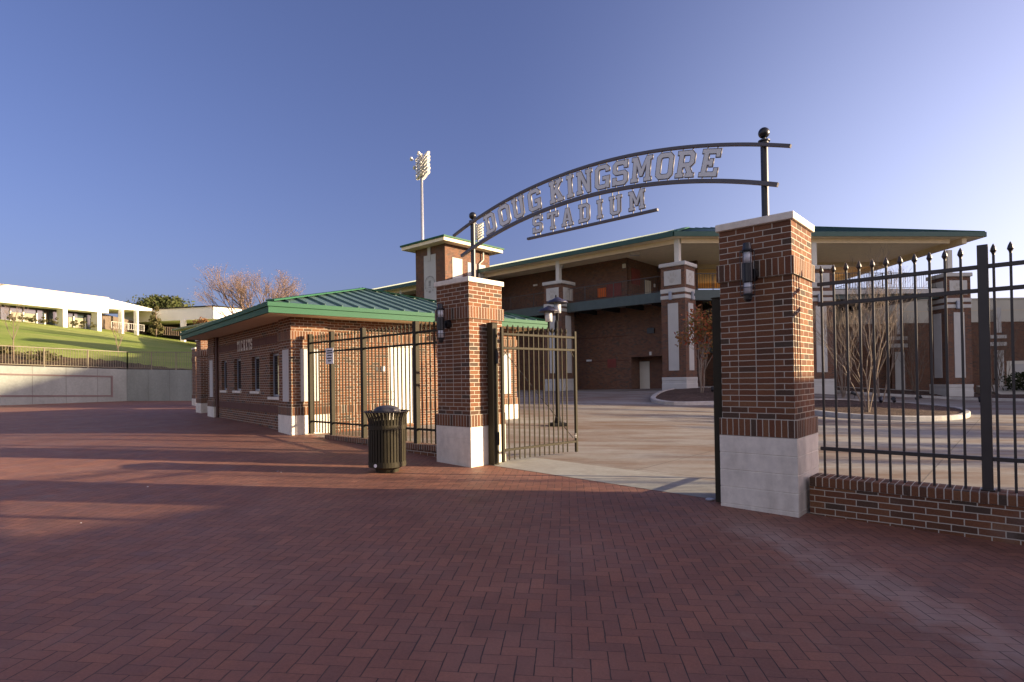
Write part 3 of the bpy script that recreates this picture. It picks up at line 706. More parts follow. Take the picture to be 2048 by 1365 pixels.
m.build('brick_wall', M['brick'], TK, recalc=False)
m = MB()
for z0, z1 in ((0., 3*C), (27*C, 30*C)):
    m.box(IN-.012, IN+.02, .95, L_-.95, z0, z1)
m.build('brown_band', M['band'], TK)
m = MB()
for z0, z1 in ((0., 3*C), (27*C, 30*C)):
    m.box(.95, 2.60 if z0 < .1 else W_-.95, IN-.012, IN+.02, z0, z1)
m.box(3.46, W_-.95, IN-.012, IN+.02, 0, 3*C)
m.build('soldier_band', M['soldier'], TK)
for k, (x, y) in enumerate(((0, 0), (W_-.9, 0), (0, L_-.9), (W_-.9, L_-.9))):
    p = .025; wd = .90; g = gz(*(TP+B2*(x+.4)+A2*(y+.4)))-.742-.08
    m = MB(); m.box(x, x+wd, y, y+wd, 3*C, ZS+.04); pr = m.build('corner_pier', M['brick'], TK)
    m = MB(); z = 0
    for i in range(3):
        z2 = max(g, z-.2032) if i < 2 else g
        if z2 < z-.01: m.box(x-p, x+wd+p, y-p, y+wd+p, z2+.003, z-.003, .004)
        z = z2
    m.box(x-p+.004, x+wd+p-.004, y-p+.004, y+wd+p-.004, g, -.004); m.build('stone_base', M['stone'], pr)
    for z0 in (0, 27*C):
        m = MB(); m.box(x-p, x+wd+p, y-p, y+wd+p, z0, z0+3*C, .003); m.build('soldier_band', M['soldier'], pr)
    m = MB()
    if y < 1: m.box(x+.22, x+.65, y-.02, y+.02, 1.07-.742, 2.34-.742, .004)
    if x < 1: m.box(x-.02, x+.02, y+.16, y+.58, 1.07-.742, 2.34-.742, .004)
    if len(m.bm.faces): m.build('stone_panel', M['stonefar'], pr)
for i, (a, b, c, d) in enumerate(wins):
    m = MB(); x = IN+.09; f = .055
    m.box(x, x+.05, a, a+f, c, d); m.box(x, x+.05, b-f, b, c, d); m.box(x, x+.05, a+f, b-f, d-f, d); m.box(x, x+.05, a+f, b-f, c, c+f)
    wf = m.build('window', M['frame'], TK)
    m = MB(); m.box(x+.015, x+.03, a+f, b-f, c+f, d-f); m.build('pane', M['glass'], wf)
    m = MB(); m.box(IN-.05, IN+.1, a-.06, b+.06, c-.075, c-.002, .004); m.build('sill', M['stone'], wf)
m = MB(); a, b, c, d = DR; y = IN
m.box(a+.045, b-.045, y+.03, y+.07, c, d-.045); dr = m.build('door', M['door'], TK)
m = MB(); m.box(a, a+.045, y-.006, y+.09, c, d); m.box(b-.045, b, y-.006, y+.09, c, d); m.box(a+.045, b-.045, y-.006, y+.09, d-.045, d); m.build('frame', M['post'], dr)
m = MB(); m.box(a+.10, a+.15, y+.018, y+.029, .25, .55, .004); m.tube([(a+.125, y-.03, .27), (a+.125, y-.03, .53)], .012, 8); m.tube([(a+.125, y+.02, .29), (a+.125, y-.03, .29)], .009, 6); m.tube([(a+.125, y+.02, .51), (a+.125, y-.03, .51)], .009, 6); m.build('handle', M['galv'], dr)
m = MB(); m.box(2.40, 2.50, IN-.03, IN+.01, 1.05, 1.19, .004); m.build('keypad', M['frame'], TK)
m = MB(); m.box(2.24, 2.30, IN-.02, IN+.01, 1.06, 1.18, .004); m.build('card_reader', M['black'], TK)
# hipped roof
o = .68; x0, x1, y0, y1 = -o, W_+o, -o, L_+o-.15; zf0, zf1 = ZS, ZS+.135; zr = ZS+.24
hx = (x1-x0)/2; rise = 1.19; yr0, yr1 = y0+hx, max(y0+hx+.1, y1-hx); xc = (x0+x1)/2
m = MB()
m.poly([(x0, y0, zr), (x1, y0, zr), (xc, yr0, zr+rise)]); m.poly([(x1, y0, zr), (x1, y1, zr), (xc, yr1, zr+rise), (xc, yr0, zr+rise)])
m.poly([(x1, y1, zr), (x0, y1, zr), (xc, yr1, zr+rise)]); m.poly([(x0, y1, zr), (x0, y0, zr), (xc, yr0, zr+rise), (xc, yr1, zr+rise)])
rf = m.build('roof', M['roof'], TK, recalc=False)
m = MB()                                               # raised seams
def seam(p, q, h=.045): m.beam(Vector(p)+Vector((0, 0, h/2)), Vector(q)+Vector((0, 0, h/2)), .022, h)
n = 20
for i in range(1, n):
    x = x0+(x1-x0)*i/n; d = min(x-x0, x1-x); seam((x, y0, zr), (x, y0+d, zr+rise*d/hx)); seam((x, y1, zr), (x, y1-d, zr+rise*d/hx))
n = 22
for i in range(1, n):
    y = y0+(y1-y0)*i/n; d = min(y-y0, y1-y, hx); seam((x0, y, zr), (x0+d, y, zr+rise*d/hx)); seam((x1, y, zr), (x1-d, y, zr+rise*d/hx))
m.build('seam', M['roof'], rf)
m = MB()
for p, q_ in (((x0, y0), (xc, yr0)), ((x1, y0), (xc, yr0)), ((x0, y1), (xc, yr1)), ((x1, y1), (xc, yr1))):
    m.beam((p[0], p[1], zr+.035), (q_[0], q_[1], zr+rise+.035), .20, .035)
m.beam((xc, yr0, zr+rise+.035), (xc, yr1, zr+rise+.035), .2, .035); m.build('ridge_cap', M['green'], rf)
m = MB(); e = .05
for a, b, c, d in ((x0-e, x1+e, y0-e, y0), (x0-e, x1+e, y1, y1+e), (x0-e, x0, y0, y1), (x1, x1+e, y0, y1)):
    m.box(a, b, c, d, zf0, zf1)
for a, b, c, d in ((x0-e-.03, x1+e+.03, y0-e-.03, y0+.06), (x0-e-.03, x1+e+.03, y1-.06, y1+e+.03), (x0-e-.03, x0+.06, y0+.061, y1-.061), (x1-.06, x1+e+.03, y0+.061, y1-.061)):
    m.box(a, b, c, d, zf1+.004, zr-.002, .004)
m.build('fascia', M['green'], TK)
m = MB(); m.box(x0+.003, x1-.003, y0+.003, y1-.003, zf0+.01, zf0+.05); m.build('soffit', M['soffit'], TK)
m = MB(); m.tube([(IN-.04, L_-1.02, -.35), (IN-.04, L_-1.02, ZS)], .05, 10); m.build('downspout', plain('brown_downspout', (.10, .055, .045), .5), TK)
# TICKETS lettering
x = 5.02
for ch, f in zip('TICKETS', (.07, .20, .33, .50, .66, .81, .94)):
    a = glyph_mesh(ch, .31, .004, -.001, .72); a.materials.append(M['stone'])
    y = 5.06+(3.46-5.06)*f
    lo = link('letter', a, TK, (IN-.020, y, 2.505-.742)); lo.rotation_euler = (0, 0, -math.pi/2)

# pillars of the far gate beyond the ticket office
for pxy, dist, zbk, lab in (((443, 829), 22.6, .78, 'brick pillar with lantern just beyond the far corner of the ticket office'), ((424, 815), 28.6, .80, 'farther small brick pillar behind the far corner of the ticket office')):
    d = ray(*pxy); P = Vector((d.x*dist, dist, 0))
    T = pillar(0, 0, zbk, gz(P.x, P.y), lab, False, .80, math.atan2(.64, .768), (P.x+.1, P.y, 0))
d = ray(395, 722); lp = Vector((d.x*28.9, 28.9)); dup(l0, loc=(lp.x, lp.y, 2.75), rz=RZK-math.pi/2+.3, label='black lantern on the small brick pillar beyond the ticket office')

# ------------------------------------------------------------------ plaza lamp post
P = Vector((1.28, 16.24, gz(1.28, 16.24)))
M['matte'] = plain('matte_black_paint', (.012, .012, .013), .7, 0, .15)
T = thing('lamp_post', 'black double headed lamp post with shallow dish shades on the plaza', 'lamp post', P, .2)
m = MB(); m.box(-.22, .22, -.22, .22, 0, .09, .02); m.lathe([(.11, .09), (.085, .2), (.062, .3), (.055, 2.9), (.04, 2.95), (.022, 3.0), (.022, 3.7), (0, 3.72)], 20); m.build('pole', M['matte'], T, False)
for sx, z in ((.04, 3.50), (-.22, 3.25)):
    m = MB(); m.tube([(0, 0, z-.5), (sx*.6, 0, z-.62), (sx, 0, z-.5), (sx, 0, z-.28)], .035, 8); hd = m.build('lamp_head', M['matte'], T)
    m = MB(); m.lathe([(0, z-.30), (.10, z-.30), (.10, z), (0, z)], 16, (sx, 0, 0)); m.build('lamp_glass', M['lampglass'], hd, True)
    m = MB(); m.lathe([(.30, z-.02), (.305, z-.01), (.25, z+.05), (.14, z+.09), (.03, z+.15), (0, z+.15)], 28, (sx, 0, 0)); m.lathe([(.30, z-.021), (.18, z+.04), (0, z+.06)], 28, (sx, 0, 0)); m.build('shade', plain('dark_shade', (.03, .03, .06), .4), hd, True, recalc=False)

# ------------------------------------------------------------------ stadium
SZ = .55
CT = 35.02
SB = thing('stadium_building', 'two level brick stadium concourse under a long dark green canopy roof', 'stadium', (10.88, 37.15, SZ))
LOC = Vector((10.88, 37.15, SZ))
class WB(MB):                                         # world coordinates, hung under the stadium
    def build(s, name, mat, parent, base=LOC, **kw):
        bmesh.ops.translate(s.bm, verts=s.bm.verts[:], vec=-base); return MB.build(s, name, mat, parent, **kw)
def column(loc, rz, z0=SZ):
    w_ = .81; zz = lambda z: z-SZ
    m = MB(); m.box(-w_, w_, -w_, w_, .70, zz(8.55)); c = m.build('column', M['brickfar'], SB); c.location = Vector(loc)-LOC; c.rotation_euler = (0, 0, rz)
    m = MB(); e = .04; m.box(-w_-e, w_+e, -w_-e, w_+e, -1.2, .52, .02); m.box(-w_-e, w_+e, -w_-e, w_+e, .72, .92, .02); m.box(-w_-.02, w_+.02, -w_-.02, w_+.02, .521, .719); m.build('stone_base', M['stonefar'], c)
    m = MB(); m.box(-w_-e, w_+e, -w_-e, w_+e, zz(6.87), zz(7.14), .02); m.box(-w_-e, w_+e, -w_-e, w_+e, zz(6.48), zz(6.72), .02); m.build('stone_band', M['stonefar'], c)
    m = MB(); e = .10; m.box(-w_-e, w_+e, -w_-e, w_+e, zz(8.55), zz(8.80), .03); m.build('cap', M['stonefar'], c)
    m = MB()
    for sx in (-1, 1):
        m.box(-.35, .35, sx*w_-.03, sx*w_+.03, zz(1.90), zz(6.2), .01); m.box(sx*w_-.03, sx*w_+.03, -.35, .35, zz(1.90), zz(6.2), .01)
    m.build('long_panel', M['stonefar'], c)
    m = MB()
    for sx in (-1, 1):
        m.box(-.58, .58, sx*w_-.03, sx*w_+.03, zz(7.36), zz(8.30), .01); m.box(sx*w_-.03, sx*w_+.03, -.58, .58, zz(7.36), zz(8.30), .01)
    pn = m.build('paw_panel', M['stonefar'], c)
    m = MB()                                           # raised paw print
    def pad(x, z, rx, rzz, a, face):
        n = 12; pts = []
        for k in range(n):
            t = 2*math.pi*k/n; px, pz = rx*math.cos(t), rzz*math.sin(t); pts.append((x+px*math.cos(a)-pz*math.sin(a), z+px*math.sin(a)+pz*math.cos(a)))
        f0, f1 = -w_-.045, -w_-.029
        if face == 0: m.prism(pts, f0, f1)
        else:
            A = [m.bm.verts.new((-f0, p, q_)) for p, q_ in pts]; B = [m.bm.verts.new((-f1, p, q_)) for p, q_ in pts]
            m.bm.faces.new(A)
            for i in range(n): m.bm.faces.new([A[i], B[i], B[(i+1) % n], A[(i+1) % n]])
    for face in (0, 1):
        zc = zz(7.78)
        pad(-.02, zc-.12, .19, .15, .3, face)
        for x, z, a in ((-.24, .08, .5), (-.10, .24, .25), (.09, .26, -.1), (.24, .12, -.5)): pad(x, zc+z, .07, .115, a, face)
    m.build('paw_emblem', plain('raised_stone', (.46, .44, .39), .8), pn)
    m = MB(); m.box(-.16, .16, -.16, .16, zz(8.80), zz(10.45)); m.build('roof_post', M['post'], c)
    m = MB(); m.box(-.22, -.02, -w_-.17, -w_-.035, zz(6.42), zz(6.95), .02); m.build('downlight', M['frame'], c)
    m = MB(); m.box(w_+.035, w_+.17, .0, .2, zz(6.42), zz(6.95), .02); m.build('downlight', M['frame'], c)
    return c
cols = []
c0 = column((10.88, 37.15, SZ), TH)
def col_copy(p, rz): c = dup(c0, SB, Vector(p)-LOC, rz); return c
for k in range(1, 7):
    p = st(-16.49-9.63*k, CT, SZ); col_copy(p, TH)
for x in (20.0, 29.4): col_copy((x, 37.75 if x < 25 else 38.4, SZ-.25 if x < 25 else SZ-.75), 0)
# eave outline
E2 = Vector((10.45, 36.5)); E1 = E2-U*90; E3 = Vector((31.5, 37.9)); E4 = Vector((31.5, 56.5))
ZF = 10.45; ZE = 10.74; RD = 9.5; RISE = 2.7
# ridge
R2 = Vector((14.2, 46.0)); R1 = E1+V*RD; R3 = Vector((21.7, 46.0))
E5 = Vector((15.5, 55.5)); E6 = E1+V*19
m = WB()
def P3(p, z): return (p.x, p.y, z)
R2b = R2
m.poly([P3(E1, ZE), P3(E2, ZE), P3(R2, ZE+RISE), P3(R1, ZE+RISE)]); m.poly([P3(E2, ZE), P3(E3, ZE), P3(R3, ZE+RISE), P3(R2, ZE+RISE)])
m.poly([P3(E3, ZE), P3(E4, ZE), P3(R3, ZE+RISE)]); m.poly([P3(E4, ZE), P3(E5, ZE), P3(R2, ZE+RISE), P3(R3, ZE+RISE)]); m.poly([P3(E5, ZE), P3(E6, ZE), P3(R1, ZE+RISE), P3(R2, ZE+RISE)])
srf = m.build('roof', M['dkgreen'], SB, recalc=False)
m = WB()
def sseam(p, q_): m.beam(Vector(p)+Vector((0, 0, .03)), Vector(q_)+Vector((0, 0, .03)), .04, .06)
x = 11.2
while x < 31:
    dpt = min(RD, (31.2-x)) if x > 21.7 else RD
    if x < 14.2: dpt = RD*(x-10.45)/(14.2-10.45)
    ye = 36.5+(x-10.45)*1.4/21.05; sseam((x, ye, ZE), (x, ye+(46-ye)*dpt/RD, ZE+RISE*dpt/RD)); x += .62
for k in range(120):
    p = E2-U*(.6*k+.3); dpt = min(RD, RD*(.6*k+.3)/3.7); sseam((p.x, p.y, ZE), (p.x+V.x*dpt, p.y+V.y*dpt, ZE+RISE*dpt/RD))
m.build('seam', M['dkgreen'], srf)
m = WB(); m.beam(P3(E2, ZE+.05), P3(R2, ZE+RISE+.05), .5, .06); m.beam(P3(E3, ZE+.05), P3(R3, ZE+RISE+.05), .4, .06); m.build('hip_cap', M['green'], srf)
m = WB()
for p, q_ in ((E1, E2), (E2, E3), (E3, E4), (E4, E5), (E5, E6)):
    d = (q_-p).normalized(); nn = Vector((d.y, -d.x))
    m.slab([p, q_, q_+nn*.12, p+nn*.12], ZF+.02, ZE+.03)
m.build('fascia', M['dkgreen'], SB)
m = WB(); m.slab([E1, E2, E5, E6], ZF, ZF+.02); m.slab([E2+Vector((.001, 0)), E3, E4, E5+Vector((.001, 0))], ZF, ZF+.02); m.build('soffit', M['soffit2'], SB)
m = WB()                                              # beams under the eave
def hbeam(p, q_, w_, z0, z1):
    d = (q_-p).normalized(); nn = Vector((d.y, -d.x))*w_/2; m.slab([p-nn, q_-nn, q_+nn, p+nn], z0, z1)
cA = st(-16.49-80, CT).xy; cB = Vector((10.88, 37.15)); cC = Vector((29.4, 38.4)); cD = Vector((30.4, 38))
hbeam(cA, cB, .3, ZF-.30, ZF-.003); hbeam(cB+Vector((.2, 0)), cC, .3, ZF-.30, ZF-.003); hbeam(Vector((30.2, 38)), Vector((30.2, 55)), .3, ZF-.4, ZF-.003)
hbeam(Vector((12.5, 46)), Vector((30, 46)), .3, ZF-.3, ZF-.003)
m.build('eave_beam', M['soffit'], SB)
m = WB(); m.slab([Vector((15.2, 46.2)), Vector((30, 46.2)), Vector((30, 55.2)), Vector((15.8, 55.2))], ZF-.06, ZF-.02); m.slab([Vector((15.8, 55.0)), Vector((31.1, 55.0)), Vector((31.1, 55.25)), Vector((15.8, 55.25))], ZF-.5, ZF-.061); m.build('tan_ceiling', M['tan'], SB)
# upper deck
D0, D1 = 6.45, 7.12
m = WB(); hbeam(cA, cB, .35, D0, D1); hbeam(cB, cC, .35, D0, D1); m.build('deck_beam', M['steelgreen'], SB)
m = WB(); a = st(-16.49-80, CT+.25).xy; b = st(-16.4, CT+.25).xy
m.slab([a, b, Vector((16.5, 55)), st(-16.49-80, CT+18).xy], 6.75, 7.05); m.slab([b+Vector((.01, 0)), Vector((29.3, 37.7)), Vector((29.3, 47.5)), Vector((13.9, 47.5))], 6.75, 7.05); m.build('deck_slab', plain('pale_concrete_deck', (.50, .48, .44), .85), SB)
m = WB()
for k in range(1, 40):
    p = st(-16.49-2*k, CT+.3); m.beam((p.x, p.y, 6.55), (p.x+V.x*2.3, p.y+V.y*2.3, 6.55), .15, .35)
for x in (14, 17, 20, 23, 26): m.beam((x, 37.8, 6.5), (x, 45, 6.5), .2, .4)
m.build('deck_joist', M['dark'], SB)
def railing(p, q_, z, h, name='railing', parent=SB, base=LOC, mat='fence', gap=.13, post=2.4, bar=.012, pr=.03, q2=None):
    m = WB(); p = Vector(p); q_ = Vector(q_); Lr = (q_.xy-p.xy).length; n = max(1, int(Lr/gap))
    dz = (q_.z-p.z)
    def pt(f, zz): return Vector((p.x+(q_.x-p.x)*f, p.y+(q_.y-p.y)*f, p.z+dz*f+zz))
    m.beam(pt(0, h), pt(1, h), .05, .04); m.beam(pt(0, .1), pt(1, .1), .03, .03)
    for i in range(n+1): m.beam(pt(i/n, .1), pt(i/n, h), bar*1.4, bar*1.4)
    k = max(1, round(Lr/post))
    for i in range(k+1): m.beam(pt(i/k, 0), pt(i/k, h), pr*1.6, pr*1.6)
    return m.build(name, M[mat], parent, base=base)
railing((cA.x, cA.y, D1), (cB.x, cB.y, D1), 0, 1.08, gap=.16); railing((cB.x, cB.y, D1), (cC.x, cC.y, D1), 0, 1.08, gap=.16)
railing((21, 45, D1), (29.3, 45, D1), 0, 1.08, gap=.2); railing((24.5, 44, 7.0), (28.6, 43, 8.2), 0, 1.0, gap=.2)
# walls
WT = CT+2.7
s_c = -21.8
def SP(s, t): return st(s, t).xy
ret = SP(s_c, WT)+V*4.8; ret2 = ret+U*3.3
m = WB()
def wq(p, q_, z0, z1, th=.25):
    d = (q_-p).normalized(); nn = Vector((-d.y, d.x))*th; m.slab([p, q_, q_+nn, p+nn], z0, z1)
wq(SP(-95, WT), SP(s_c, WT), D1-.02, ZF); wq(SP(s_c, WT)+V*.001, ret, D1-.02, ZF); wq(ret+U*.001, ret2, D1-.02, ZF)
m.build('upper_wall', M['brickfar'], SB)
def s_at(px, t):
    d = ray(px, 700); y = t/(V.x*d.x+V.y*d.y); return to_st(d.x*y, y)[0]
sA = s_at(1256, WT); sB = s_at(1333, WT)                                # alcove
m = WB(); wq(SP(-95, WT), SP(sA, WT), -.2, D0+.3); wq(SP(sA, WT), SP(sA, WT+1.3), -.2, 3.0, -.25); wq(SP(sA, WT+1.3), SP(sB, WT+1.3), -.2, 3.0); wq(SP(sA, WT), SP(sB, WT), 3.0, D0+.3); wq(SP(sB, WT), SP(sB+2.6, WT), -.2, D0+.3)
m.slab([SP(sA, WT+.02), SP(sB, WT+.02), SP(sB, WT+1.6), SP(sA, WT+1.6)], 3.0, 3.2); m.build('lower_wall', M['brickfar'], SB)
m = WB()
for z in (2.75, 4.6): wq(SP(-60, WT-.03), SP(sA, WT-.03), z, z+.06, .03)
m.build('brick_ledge', M['band'], SB)
def wall_item(name, mat, s0, s1, z0, z1, t=WT, dp=.05, parent=SB):
    global m
    m = WB(); a, b = SP(s0, t-dp), SP(s1, t-dp); m.slab([a, b, b+V*(dp+.01), a+V*(dp+.01)], z0, z1); return m.build(name, M[mat], parent)
def s_at(px, t):                                      # where a sight line meets the wall
    d = ray(px, 700); y = t/(V.x*d.x+V.y*d.y); return to_st(d.x*y, y)[0]
sd0, sd1 = s_at(1271.5, WT+1.3), s_at(1298.5, WT+1.3)
dr = wall_item('door', 'door', sd0, sd1, .45, 2.68, WT+1.3)
wall_item('door_handle', 'galv', sd0+.08, sd0+.16, 1.45, 1.62, WT+1.25, parent=dr)
def zat(px, py, s, t): p = st(s, t); return CZ+ray(px, py).z*p.y
for px0, px1, py0, py1, mt, nm in ((1174, 1183, 720, 723.5, 'paper', 'wall_light'), (1215, 1232, 719, 736, 'louver', 'vent_louver'), (1296, 1310, 657, 668, 'black', 'loudspeaker'), (1300, 1304, 704, 711, 'post', 'wall_light')):
    s0, s1 = s_at(px0, WT), s_at(px1, WT); wall_item(nm, mt, s0, s1, zat(px0, py1, s0, WT), zat(px0, py0, s0, WT), dp=.12 if mt != 'louver' else .04)
for px0, px1, py0, py1, mt, nm in ((1216, 1245, 570, 595, 'louver', 'vent_louver'), (1199, 1215, 578, 596, 'orange', 'orange_barrel'), (1249, 1255, 529, 537, 'post', 'wall_light'), (1070, 1077, 570, 573, 'paper', 'wall_light')):
    s0, s1 = s_at(px0, WT), s_at(px1, WT); wall_item(nm, mt, s0, s1, max(D1, zat(px0, py1, s0, WT)), zat(px0, py0, s0, WT), dp=.12 if mt != 'louver' else .04)
nrm = -U                                              # items on the return wall
def ret_item(name, mat, k0, k1, z0, z1, dp=.05):
    global m
    p = SP(s_c, WT)+V*k0; q_ = SP(s_c, WT)+V*k1; m = WB(); m.slab([p, q_, q_+U*dp, p+U*dp], z0, z1); return m.build(name, M[mat], SB)
ret_item('vent_louver', 'louver', .65, 1.9, 8.55, 9.75); ret_item('door', 'door', 2.7, 3.6, 7.05, 9.1); ret_item('wall_light', 'paper', 4.1, 4.3, 8.7, 8.95, .1)
for s, t in ((-27, CT+1.3), (-20.5, CT+1.6), (-36, CT+1.4), (-10, CT+3)):
    p = st(s, t); m = WB(); m.box(p.x-.35, p.x+.35, p.y-.2, p.y+.2, ZF-.22, ZF-.003, .03); m.build('ceiling_light', M['post'], SB)
# dark concession bay to the right of the bend
m = WB(); m.slab([Vector((12.6, 47)), Vector((24.5, 47)), Vector((24.5, 47.3)), Vector((12.6, 47.3))], -.3, 6.9); m.build('bay_wall', M['brickfar'], SB)
m = WB(); m.slab([Vector((15, 41.0)), Vector((15.5, 41.0)), Vector((15.5, 41.5)), Vector((15, 41.5))], -.3, 6.6); m.build('steel_column', M['steelgreen'], SB)
m = WB(); m.slab([Vector((15.3, 46.4)), Vector((17.2, 46.4)), Vector((17.2, 46.9)), Vector((15.3, 46.9))], 3.4, 5.6); m.build('wall_unit', M['steelgreen'], SB)
m = WB(); m.slab([Vector((16.2, 46.2)), Vector((19, 46.2)), Vector((19, 46.38)), Vector((16.2, 46.38))], 4.2, 5.5); m.build('orange_banner', M['orange'], SB)
ob = thing('traffic_barrel', 'orange plastic barrel standing in the concourse beside the autumn shrub', 'barrel', (16.0, 43.0, gz(16.0, 43.0)))
m = MB(); m.lathe([(0, 0), (.36, 0), (.36, .08), (.30, .1), (.28, .5), (.30, .5), (.27, .95), (.2, 1.02), (0, 1.03)], 20); m.build('barrel_body', M['orange'], ob)
m = MB(); m.lathe([(.292, .3), (.296, .3), (.293, .42), (.289, .42)], 20); m.lathe([(.29, .65), (.294, .65), (.289, .77), (.285, .77)], 20); m.build('reflective_band', M['paper'], ob)

# ------------------------------------------------------------------ brick tower
K = Vector((-5.17, 45.3)); TW = thing('brick_tower', 'square brick tower with flat green eave and tall pale stone panels', 'tower', (K.x, K.y, .4), TH)
a, b = 3.64, 5.1; zt = 12.35-.4; zz = lambda z: z-.4
m = MB(); m.box(-a, 0, 0, b, -.5, zt); m.build('brick_wall', M['brickfar'], TW)
m = MB(); o = .82; m.box(-a-o, o, -o, b+o, zt, zt+.26); m.build('soffit', M['soffit2'], TW)
m = MB(); m.box(-a-o-.1, o+.1, -o-.1, b+o+.1, zt+.263, zt+.40, .01); m.build('fascia', M['green'], TW)
m = MB(); q0 = [(-a-o, -o, zt+.401), (o, -o, zt+.401), (o, b+o, zt+.401), (-a-o, b+o, zt+.401)]; m.hexa(q0, [(-a/2-.1, b/2-1, zt+1.2), (-a/2+.1, b/2-1, zt+1.2), (-a/2+.1, b/2+1, zt+1.2), (-a/2-.1, b/2+1, zt+1.2)]); m.build('roof', M['roof'], TW)
m = MB(); m.box(-a*.70, -a*.30, -.05, .02, zz(3), zz(11.7), .01); m.box(-a*.56, -a*.46, -.09, -.051, zz(11.2), zt, .01); pn = m.build('stone_panel', M['stonefar'], TW)
m = MB()
for y0_, y1_ in ((.75, 1.85), (2.45, 3.45), (3.75, 4.55)): m.box(-.02, .05, y0_, y1_, zz(4), zz(11.35 if y0_ < 1 else 11.2), .01)
m.box(-.02, .04, .55, b-.4, zz(3.9), zz(8.45), .01)
m.build('stone_panel', M['stonefar'], TW)
m = MB(); cz = zz(9.35); cx = -a*.5                    # round seal: ring of small marks and a worn crest
for k in range(44):
    t = -2.2+4.4*k/43+math.pi/2; r = .60
    if k % 7 == 5: continue
    x, z = cx+r*math.cos(t), cz+r*math.sin(t); m.box(x-.03, x+.03, -.062, -.051, z-.05, z+.05)
for k in range(26):
    t = 2*math.pi*k/26; x, z = cx+.47*math.cos(t), cz+.47*math.sin(t); m.box(x-.035, x+.035, -.058, -.051, z-.012, z+.012)
for x, z, w_, h_ in ((0, .16, .14, .10), (-.06, .02, .05, .16), (.08, .04, .05, .14), (0, -.15, .14, .05), (0, -.30, .15, .035), (0, -.62, .16, .06), (0, -.72, .13, .03), (-.36, -.55, .05, .05), (.36, -.55, .05, .05)):
    m.box(cx+x-w_, cx+x+w_, -.060, -.051, cz+z-h_, cz+z+h_)
m.build('seal_emblem', M['emblem'], pn)
m = MB(); m.tube([(.18, 4.15, zt-.1), (.18, 4.15, zz(11.6)), (.08, 3.75, zz(11.2)), (.08, 3.75, zz(8.2))], .07, 8); m.build('downspout', M['post'], TW)

# ------------------------------------------------------------------ floodlight masts
def mast(px, py_top, py_arr0, dist, base_z, label, nrow=6, ncol=6):
    p = at(px, py_top, dist); T = thing('floodlight_mast', label, 'floodlight mast', (p.x, p.y, base_z), 0, 'floodlight masts of the stadium')
    h = p.z-base_z; m = MB(); m.lathe([(0, 0), (.34, 0), (.16, h), (0, h)], 14); m.build('pole', M['galv'], T, True)
    kx = Vector((.42, -.90, 0))
    m = MB()
    hh = (at(px, py_arr0, dist)-p).z
    for dx, dy, wd in ((.4, -.2, 1.), (-.6, .5, .8)):
        for i in range(nrow):
            z = h-1.0+(hh+.1)*i/(nrow-1); c = Vector((dx, dy, z)); m.beam(c-kx*1.15*wd, c+kx*1.15*wd, .08, .08)
        m.beam((dx, dy, h-1.3), (dx, dy, h+hh-.85), .14, .14); m.beam((0, 0, h-.4), (dx, dy, h-.4), .1, .1); m.beam((0, 0, h-.4), (dx, dy, h+.3), .08, .08)
    m.build('crossarm', M['galv'], T)
    sh = MB(); r = .26; ax = Vector((.55, -.45, -.42)).normalized()
    sh.tube([(0, 0, 0), ax*.18, ax*.42], [.10, .19, r], 10); fo = sh.build('floodlight', M['lens'], T)
    spots = []
    for dx, dy, wd in ((.4, -.2, 1.), (-.6, .5, .8)):
        for i in range(nrow):
            z = h-1.0+(hh+.1)*i/(nrow-1)
            for j in range(ncol):
                f = (j/(ncol-1)-.5)*2; spots.append(Vector((dx, dy, z))+kx*f*1.15*wd+Vector((.03*random.uniform(-1, 1), 0, .08*random.uniform(-1, 1))))
    fo.location = spots[0]
    for s_ in spots[1:]: link('floodlight', fo.data, T, s_)
    d2 = bpy.data.meshes.new('x')
    for q_ in (Vector((-1.5, .8, h+1.6)), Vector((-1.1, .7, h+.4)), Vector((-.5, .7, h+2.3))):
        o_ = link('floodlight', fo.data, T, q_); o_.rotation_euler = (0, 0, 2.2)
    return T
mast(843, 334, 299, 75, 0, 'tall galvanised floodlight mast rising behind the brick tower')
mast(955.5, 466, 441, 122, 0, 'distant floodlight mast partly hidden by the arch pole')

# ------------------------------------------------------------------ building to the right
RB = thing('brick_building', 'brick building with cream upper wall behind the right fence', 'building', (24, 45, -.4)); RL_ = Vector((24, 45, -.4))
m = WB(); m.box(19, 62, 46.0, 58, -1.5, 5.5); m.build('brick_wall', M['brickfar'], RB, base=RL_)
m = WB(); m.box(18.95, 62.05, 45.94, 58.05, 5.5, 7.32); m.box(18.9, 62.1, 45.88, 58.1, 7.32, 7.42); m.build('parapet', M['cream'], RB, base=RL_)
m = WB(); m.box(19, 62, 45.925, 45.939, 6.42, 6.45); m.build('joint_line', M['soffit'], RB, base=RL_)
for px in (1790, 1988):
    x = (px-CX)/F*45.6+.3
    m = WB(); m.box(x-.62, x+.62, 45.5, 46.0, -1.5, 5.48); pr = m.build('pilaster', M['brickfar'], RB, base=RL_)
    m = WB(); m.box(x-.66, x+.66, 45.46, 45.99, 4.15, 4.42); m.box(x-.66, x+.66, 45.46, 45.99, 3.55, 3.85); m.build('stone_band', M['stonefar'], pr, base=RL_)
    m = WB(); m.box(x-.38, x+.38, 45.45, 45.52, -.25, 3.2); m.box(x-.25, x+.25, 45.45, 45.52, 4.6, 6.6); m.build('stone_panel', M['stonefar'], pr, base=RL_)
x = (2036-CX)/F*46
m = WB(); m.box(x-1.0, x+1.4, 45.93, 46.02, -.8, 2.35); dd = m.build('door', M['door'], RB, base=RL_)
m = WB(); m.box(x-.5, x+.4, 45.9, 45.95, 1.3, 2.1); m.build('door_vent', M['stonefar'], dd, base=RL_)
for c in kids(RB): pass

